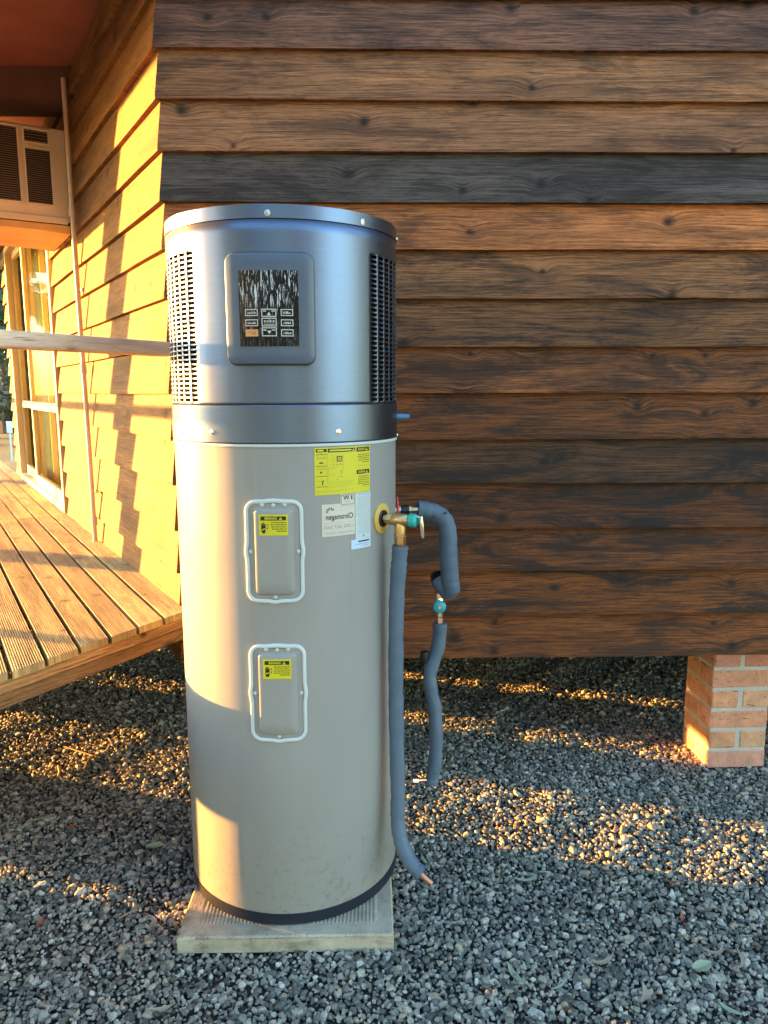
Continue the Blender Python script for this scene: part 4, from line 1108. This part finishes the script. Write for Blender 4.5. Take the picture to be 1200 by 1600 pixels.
def put(x, y, step):
    if abs(x + 0.283) < 0.300 and abs(y - 2.215) < 0.300: return
    ps = rg.lognormvariate(0, 0.34) * step * 0.62
    ps = min(ps, 0.021 if step < 0.02 else 0.05)
    hgt = lie(x, y) + rg.uniform(-0.0058, 0.0022)
    P_.append((x, y, hgt)); S_.append(ps); RT.append((rg.uniform(-0.5, 0.5), rg.uniform(-0.5, 0.5), rg.uniform(0, 6.283)))
def field(x0, x1, y0, y1, step, keep):
    ny = int((y1 - y0) / step); nx = int((x1 - x0) / step)
    for j in range(ny):
        for i in range(nx):
            x = x0 + (i + rg.random()) * step; y = y0 + (j + rg.random()) * step
            if keep(x, y): put(x, y, step)
def near(x, y): return 1.02 < y < 4.45 and -0.62 * y - 0.22 < x < 0.58 * y + 0.22
field(-3.0, 2.8, 1.0, 4.5, 0.0124, near)
field(-7.4, 6.9, -2.5, 9.4, 0.045, lambda x, y: not near(x, y))
me = bpy.data.meshes.new('gravel'); me.from_pydata(P_, [], [])
at = me.attributes.new('scl', 'FLOAT', 'POINT'); at.data.foreach_set('value', S_)
at = me.attributes.new('rot', 'FLOAT_VECTOR', 'POINT'); at.data.foreach_set('vector', [c for r in RT for c in r])
grav = bpy.data.objects.new('gravel', me); COL.objects.link(grav); tag(grav, kind='stuff')
ng = bpy.data.node_groups.new('scatter_stones', 'GeometryNodeTree')
ng.interface.new_socket(name='Geometry', in_out='INPUT', socket_type='NodeSocketGeometry')
ng.interface.new_socket(name='Geometry', in_out='OUTPUT', socket_type='NodeSocketGeometry')
gi = ng.nodes.new('NodeGroupInput'); go = ng.nodes.new('NodeGroupOutput')
ip = ng.nodes.new('GeometryNodeInstanceOnPoints'); ci = ng.nodes.new('GeometryNodeCollectionInfo')
ci.inputs['Collection'].default_value = pc; ci.inputs['Separate Children'].default_value = True; ci.inputs['Reset Children'].default_value = True
ip.inputs['Pick Instance'].default_value = True
na = ng.nodes.new('GeometryNodeInputNamedAttribute'); na.data_type = 'FLOAT'; na.inputs[0].default_value = 'scl'
nr_ = ng.nodes.new('GeometryNodeInputNamedAttribute'); nr_.data_type = 'FLOAT_VECTOR'; nr_.inputs[0].default_value = 'rot'
er = ng.nodes.new('FunctionNodeEulerToRotation')
rv = ng.nodes.new('FunctionNodeRandomValue'); rv.data_type = 'INT'
rv.inputs[4].default_value = 0; rv.inputs[5].default_value = 13
L = ng.links.new
L(gi.outputs[0], ip.inputs['Points']); L(ci.outputs[0], ip.inputs['Instance'])
L(nr_.outputs[0], er.inputs[0]); L(er.outputs[0], ip.inputs['Rotation'])
L(na.outputs[0], ip.inputs['Scale']); L(rv.outputs[2], ip.inputs['Instance Index']); L(ip.outputs[0], go.inputs[0])
md = grav.modifiers.new('stones', 'NODES'); md.node_group = ng

# ------------------------------------------------------------------ fallen leaves and twigs on the gravel
def leaf_mesh(L_, w, curl, bend):
    n = 7; top = []; bot = []
    rings = []
    for k in range(n + 1):
        t = k / n; x = (t - 0.5) * L_; hw_ = w * math.sin(math.pi * min(1, t * 0.96 + 0.04)) ** 0.8 / 2 + 0.0004
        y = bend * (t - 0.5) ** 2 * 4; z = 0.004 + curl * (t - 0.4) ** 2 * 4
        rings.append([(x, y - hw_, z + hw_ * 0.35), (x, y, z), (x, y + hw_, z + hw_ * 0.35), (x, y, z + 0.0006)])
    return MB().loft(rings)
def ground_pt(x, y):
    V = -(y - 800) / 1190.0; fw = math.cos(R_(9)) + math.sin(R_(9)) * V; up = math.cos(R_(9)) * V - math.sin(R_(9)); t = -CAM_H / up
    return ((x - 600) / 1190.0 * t, fw * t)
protos = {}
def leaf(px, py, kind, ang, s, label, group=None):
    if kind not in protos:
        L_, w, cu, be, mt = {'green': (0.085, 0.017, 0.006, 0.010, 'litter_green'), 'tan': (0.070, 0.015, 0.010, 0.012, 'litter_tan'), 'red': (0.050, 0.016, 0.008, 0.004, 'litter_red'), 'wide': (0.060, 0.036, 0.006, 0.003, 'litter_green'), 'curl': (0.085, 0.010, 0.014, 0.026, 'litter_tan')}[kind]
        o = leaf_mesh(L_, w, cu, be).build('fallen_leaf', M[mt]); protos[kind] = o
    else:
        o = protos[kind].copy(); COL.objects.link(o)
    x, y = ground_pt(px, py); o.location = (x, y, 0.008); o.rotation_euler = (0.1 * math.sin(px), 0.12 * math.cos(py), R_(ang)); o.scale = (s, s, s)
    tag(o, label, 'leaf', group)
leaf(802, 1532, 'green', -62, 1.0, 'long pale green leaf lying on gravel right of the paver', 'fallen leaves on the gravel')
leaf(820, 1382, 'green', 4, 0.85, 'slim pale leaf on shaded gravel beyond the drain pipe end', 'fallen leaves on the gravel')
leaf(1095, 1519, 'wide', 20, 1.0, 'broad pale green leaf fragment on gravel at lower right', 'fallen leaves on the gravel')
leaf(943, 1511, 'tan', 12, 0.95, 'tan curled leaf left of the broad pale green leaf', 'fallen leaves on the gravel')
leaf(1115, 1497, 'tan', -8, 0.9, 'thin dry leaf just above the broad pale green leaf', 'fallen leaves on the gravel')
leaf(1049, 1386, 'red', -40, 0.9, 'dark reddish leaf on shaded gravel below the last sunlit streak', 'fallen leaves on the gravel')
leaf(1064, 1441, 'red', 75, 0.7, 'small red brown leaf below the dark reddish one', 'fallen leaves on the gravel')
leaf(1158, 1515, 'curl', 60, 1.0, 'curved dry leaf at the far right of the gravel', 'fallen leaves on the gravel')
leaf(1006, 1562, 'tan', 70, 0.9, 'tan leaf near the bottom edge below the broad green leaf', 'fallen leaves on the gravel')
leaf(1140, 1588, 'green', -45, 0.8, 'green leaf at the bottom right corner of the gravel', 'fallen leaves on the gravel')
leaf(1080, 1440, 'tan', 60, 0.55, 'small yellowish leaf beside the small red brown one', 'fallen leaves on the gravel')
leaf(873, 1548, 'green', 30, 0.55, 'short pale leaf right of the long pale green one', 'fallen leaves on the gravel')
leaf(655, 1318, 'curl', 35, 0.75, 'curled tan leaf on gravel right of the drain pipe', 'fallen leaves on the gravel')
leaf(944, 1210, 'tan', -40, 0.75, 'pale dry leaf between the two wide sunlit streaks', 'fallen leaves on the gravel')
leaf(760, 1130, 'tan', -35, 0.8, 'sunlit dry leaf standing in the middle sunlit streak', 'fallen leaves on the gravel')
leaf(110, 1296, 'red', 8, 0.9, 'orange red leaf in the shaded band on the left gravel', 'fallen leaves on the gravel')
leaf(241, 1327, 'wide', 10, 0.95, 'pale green leaf on shaded gravel left of the tank foot', 'fallen leaves on the gravel')
leaf(83, 1355, 'tan', 40, 0.7, 'pale leaf left of the green leaf on the left gravel', 'fallen leaves on the gravel')
leaf(62, 1447, 'red', 80, 0.8, 'brown red leaf at the left edge of the gravel', 'fallen leaves on the gravel')
leaf(250, 1583, 'green', 18, 0.8, 'pale yellow green leaf at the bottom left of the paver', 'fallen leaves on the gravel')
def twig(pxs, r, label):
    pts = [Vector((*ground_pt(x, y), 0.014)) for x, y in pxs]; b = pts[0].copy()
    o = MB().tube(smooth_path([p - b for p in pts], 3), r, 6).build('twig', M['twig'], None, loc=b)
    tag(o, label, 'twig', 'twigs on the gravel')
twig([(100, 1170), (125, 1178), (155, 1188)], 0.0035, 'thin straight twig on sunlit gravel under the deck edge')
twig([(131, 1205), (138, 1190), (150, 1182)], 0.0040, 'short forked looking twig below the thin straight one')
twig([(85, 1228), (92, 1212), (90, 1200)], 0.0045, 'bent twig left of the short forked one')
twig([(185, 1440), (200, 1432), (214, 1427)], 0.0030, 'pale twig on gravel left of the paver corner')
twig([(40, 1288), (62, 1283), (85, 1276)], 0.0032, 'slim twig at the left edge in the shaded band')
twig([(118, 1236), (122, 1250), (124, 1262)], 0.0035, 'upright twig in the wide sunlit patch on the left')

# ------------------------------------------------------------------ trees beyond
def tree(name, label, x, y, h, r, seed, leafm, n=1500, size=0.26, group='trees beyond the deck'):
    rg = random.Random(seed)
    t = thing(name, label, 'tree', (x, y, -0.03), 0, group)
    m = MB(); th = h * 0.55
    m.tube([(0, 0, 0), (0.05 * h * rg.uniform(-1, 1), 0.03 * h * rg.uniform(-1, 1), th * 0.5), (0.06 * h * rg.uniform(-1, 1), 0.05 * h * rg.uniform(-1, 1), th)], [h * 0.035, h * 0.026, h * 0.015], 8)
    tips = []
    for k in range(7):
        a = k * 0.9 + rg.random(); z0 = th * rg.uniform(0.35, 0.95); rad = r * rg.uniform(0.45, 0.85)
        p1 = (math.cos(a) * rad * 0.5, math.sin(a) * rad * 0.5, z0 + h * 0.12); p2 = (math.cos(a) * rad, math.sin(a) * rad, z0 + h * rg.uniform(0.18, 0.36))
        m.tube([(0, 0, z0), p1, p2], [h * 0.014, h * 0.010, h * 0.005], 6); tips.append(p2)
    m.build('trunk', M['bark'], t)
    lm = MB(); cl = []
    for k in range(26):
        b = Vector(rg.choice(tips)); cl.append((b + Vector((rg.gauss(0, 0.3 * r), rg.gauss(0, 0.3 * r), rg.gauss(0, 0.12 * h))), rg.uniform(0.16, 0.34) * r))
    for k in range(n):
        c, cr = rg.choice(cl); d = Vector((rg.gauss(0, 1), rg.gauss(0, 1), rg.gauss(0, 0.8))).normalized() * cr * rg.uniform(0.5, 1.05)
        p = c + d; p.z = max(p.z, 0.25)
        u = Vector((rg.gauss(0, 1), rg.gauss(0, 1), rg.gauss(0, 1))).normalized(); v = u.orthogonal().normalized(); s = size * rg.uniform(0.5, 1.2)
        lm.quad([p - u * s, p + v * s * 0.45, p + u * s, p - v * s * 0.45])
    lm.build('crown', leafm, t)
    return t
def at_px(x, d): 
    return (x - 600) / 1190.0 / 1.0124 * d, d
for i, (px, d, h, r, lab, lf) in enumerate(((6, 30, 9.0, 3.2, 'dark leafy tree seen past the left end of the house', 'leaf'), (-70, 27, 8, 3.2, 'leafy tree beyond the deck out towards the left', 'leaf'), (28, 38, 11, 3.6, 'taller tree behind the dark leafy one', 'leaf'), (-190, 33, 10, 3.8, 'leafy tree far beyond the left of the deck', 'leaf'))):
    x, y = at_px(px, d); tree('tree', lab, x, y, h, r, 40 + i, M[lf], 2200, 0.30)
for i, (px, d, h, r, lab) in enumerate(((18, 22, 2.2, 1.3, 'low olive brown bush under the trees at the left edge'), (-20, 23, 2.3, 1.4, 'second olive brown bush left of the low one'), (-90, 24, 2.4, 1.5, 'olive bush further left under the trees'))):
    x, y = at_px(px, d); tree('bush', lab, x, y, h, r, 70 + i, M['leaf2'], 900, 0.13, 'bushes beyond the deck')
# unseen trees added behind the camera to band the reflections in the steel
TL = ('tallest added reflection tree opposite the tank', 'broad added reflection tree left of the tallest one', 'added reflection tree at the left end of the row', 'added reflection tree right of the tallest one',
      'rounded added reflection tree at the right of the row', 'added reflection tree standing alone beyond the gap in the row', 'added reflection tree at the far left')
for i, (az, d, h, r) in enumerate(((2, 13, 10.5, 3.8), (-15, 14, 9, 3.8), (-32, 13, 8, 3.4), (20, 14, 9, 3.8), (37, 13, 8.5, 3.4), (86, 11, 9, 3.2), (-48, 15, 8, 3.0))):
    tree('reflection_tree', TL[i], TX + d * math.sin(R_(az)), TY - d * math.cos(R_(az)), h, r, 90 + i, M['leaf'], 1300, 0.42, 'added reflection trees')
# a small white board standing on the lawn far off
bx, by = at_px(11, 17.5)
sgn = thing('notice_board', 'tiny white board on a post far off on the lawn', 'board', (bx, by, -0.02), R_(25))
MB().box(-0.06, 0.06, -0.012, 0.012, 0.65, 0.92).build('board', M['white'], sgn, bevel=0.004)
MB().box(-0.02, 0.02, 0.0125, 0.05, 0.0, 0.9).build('post', M['white'], sgn)
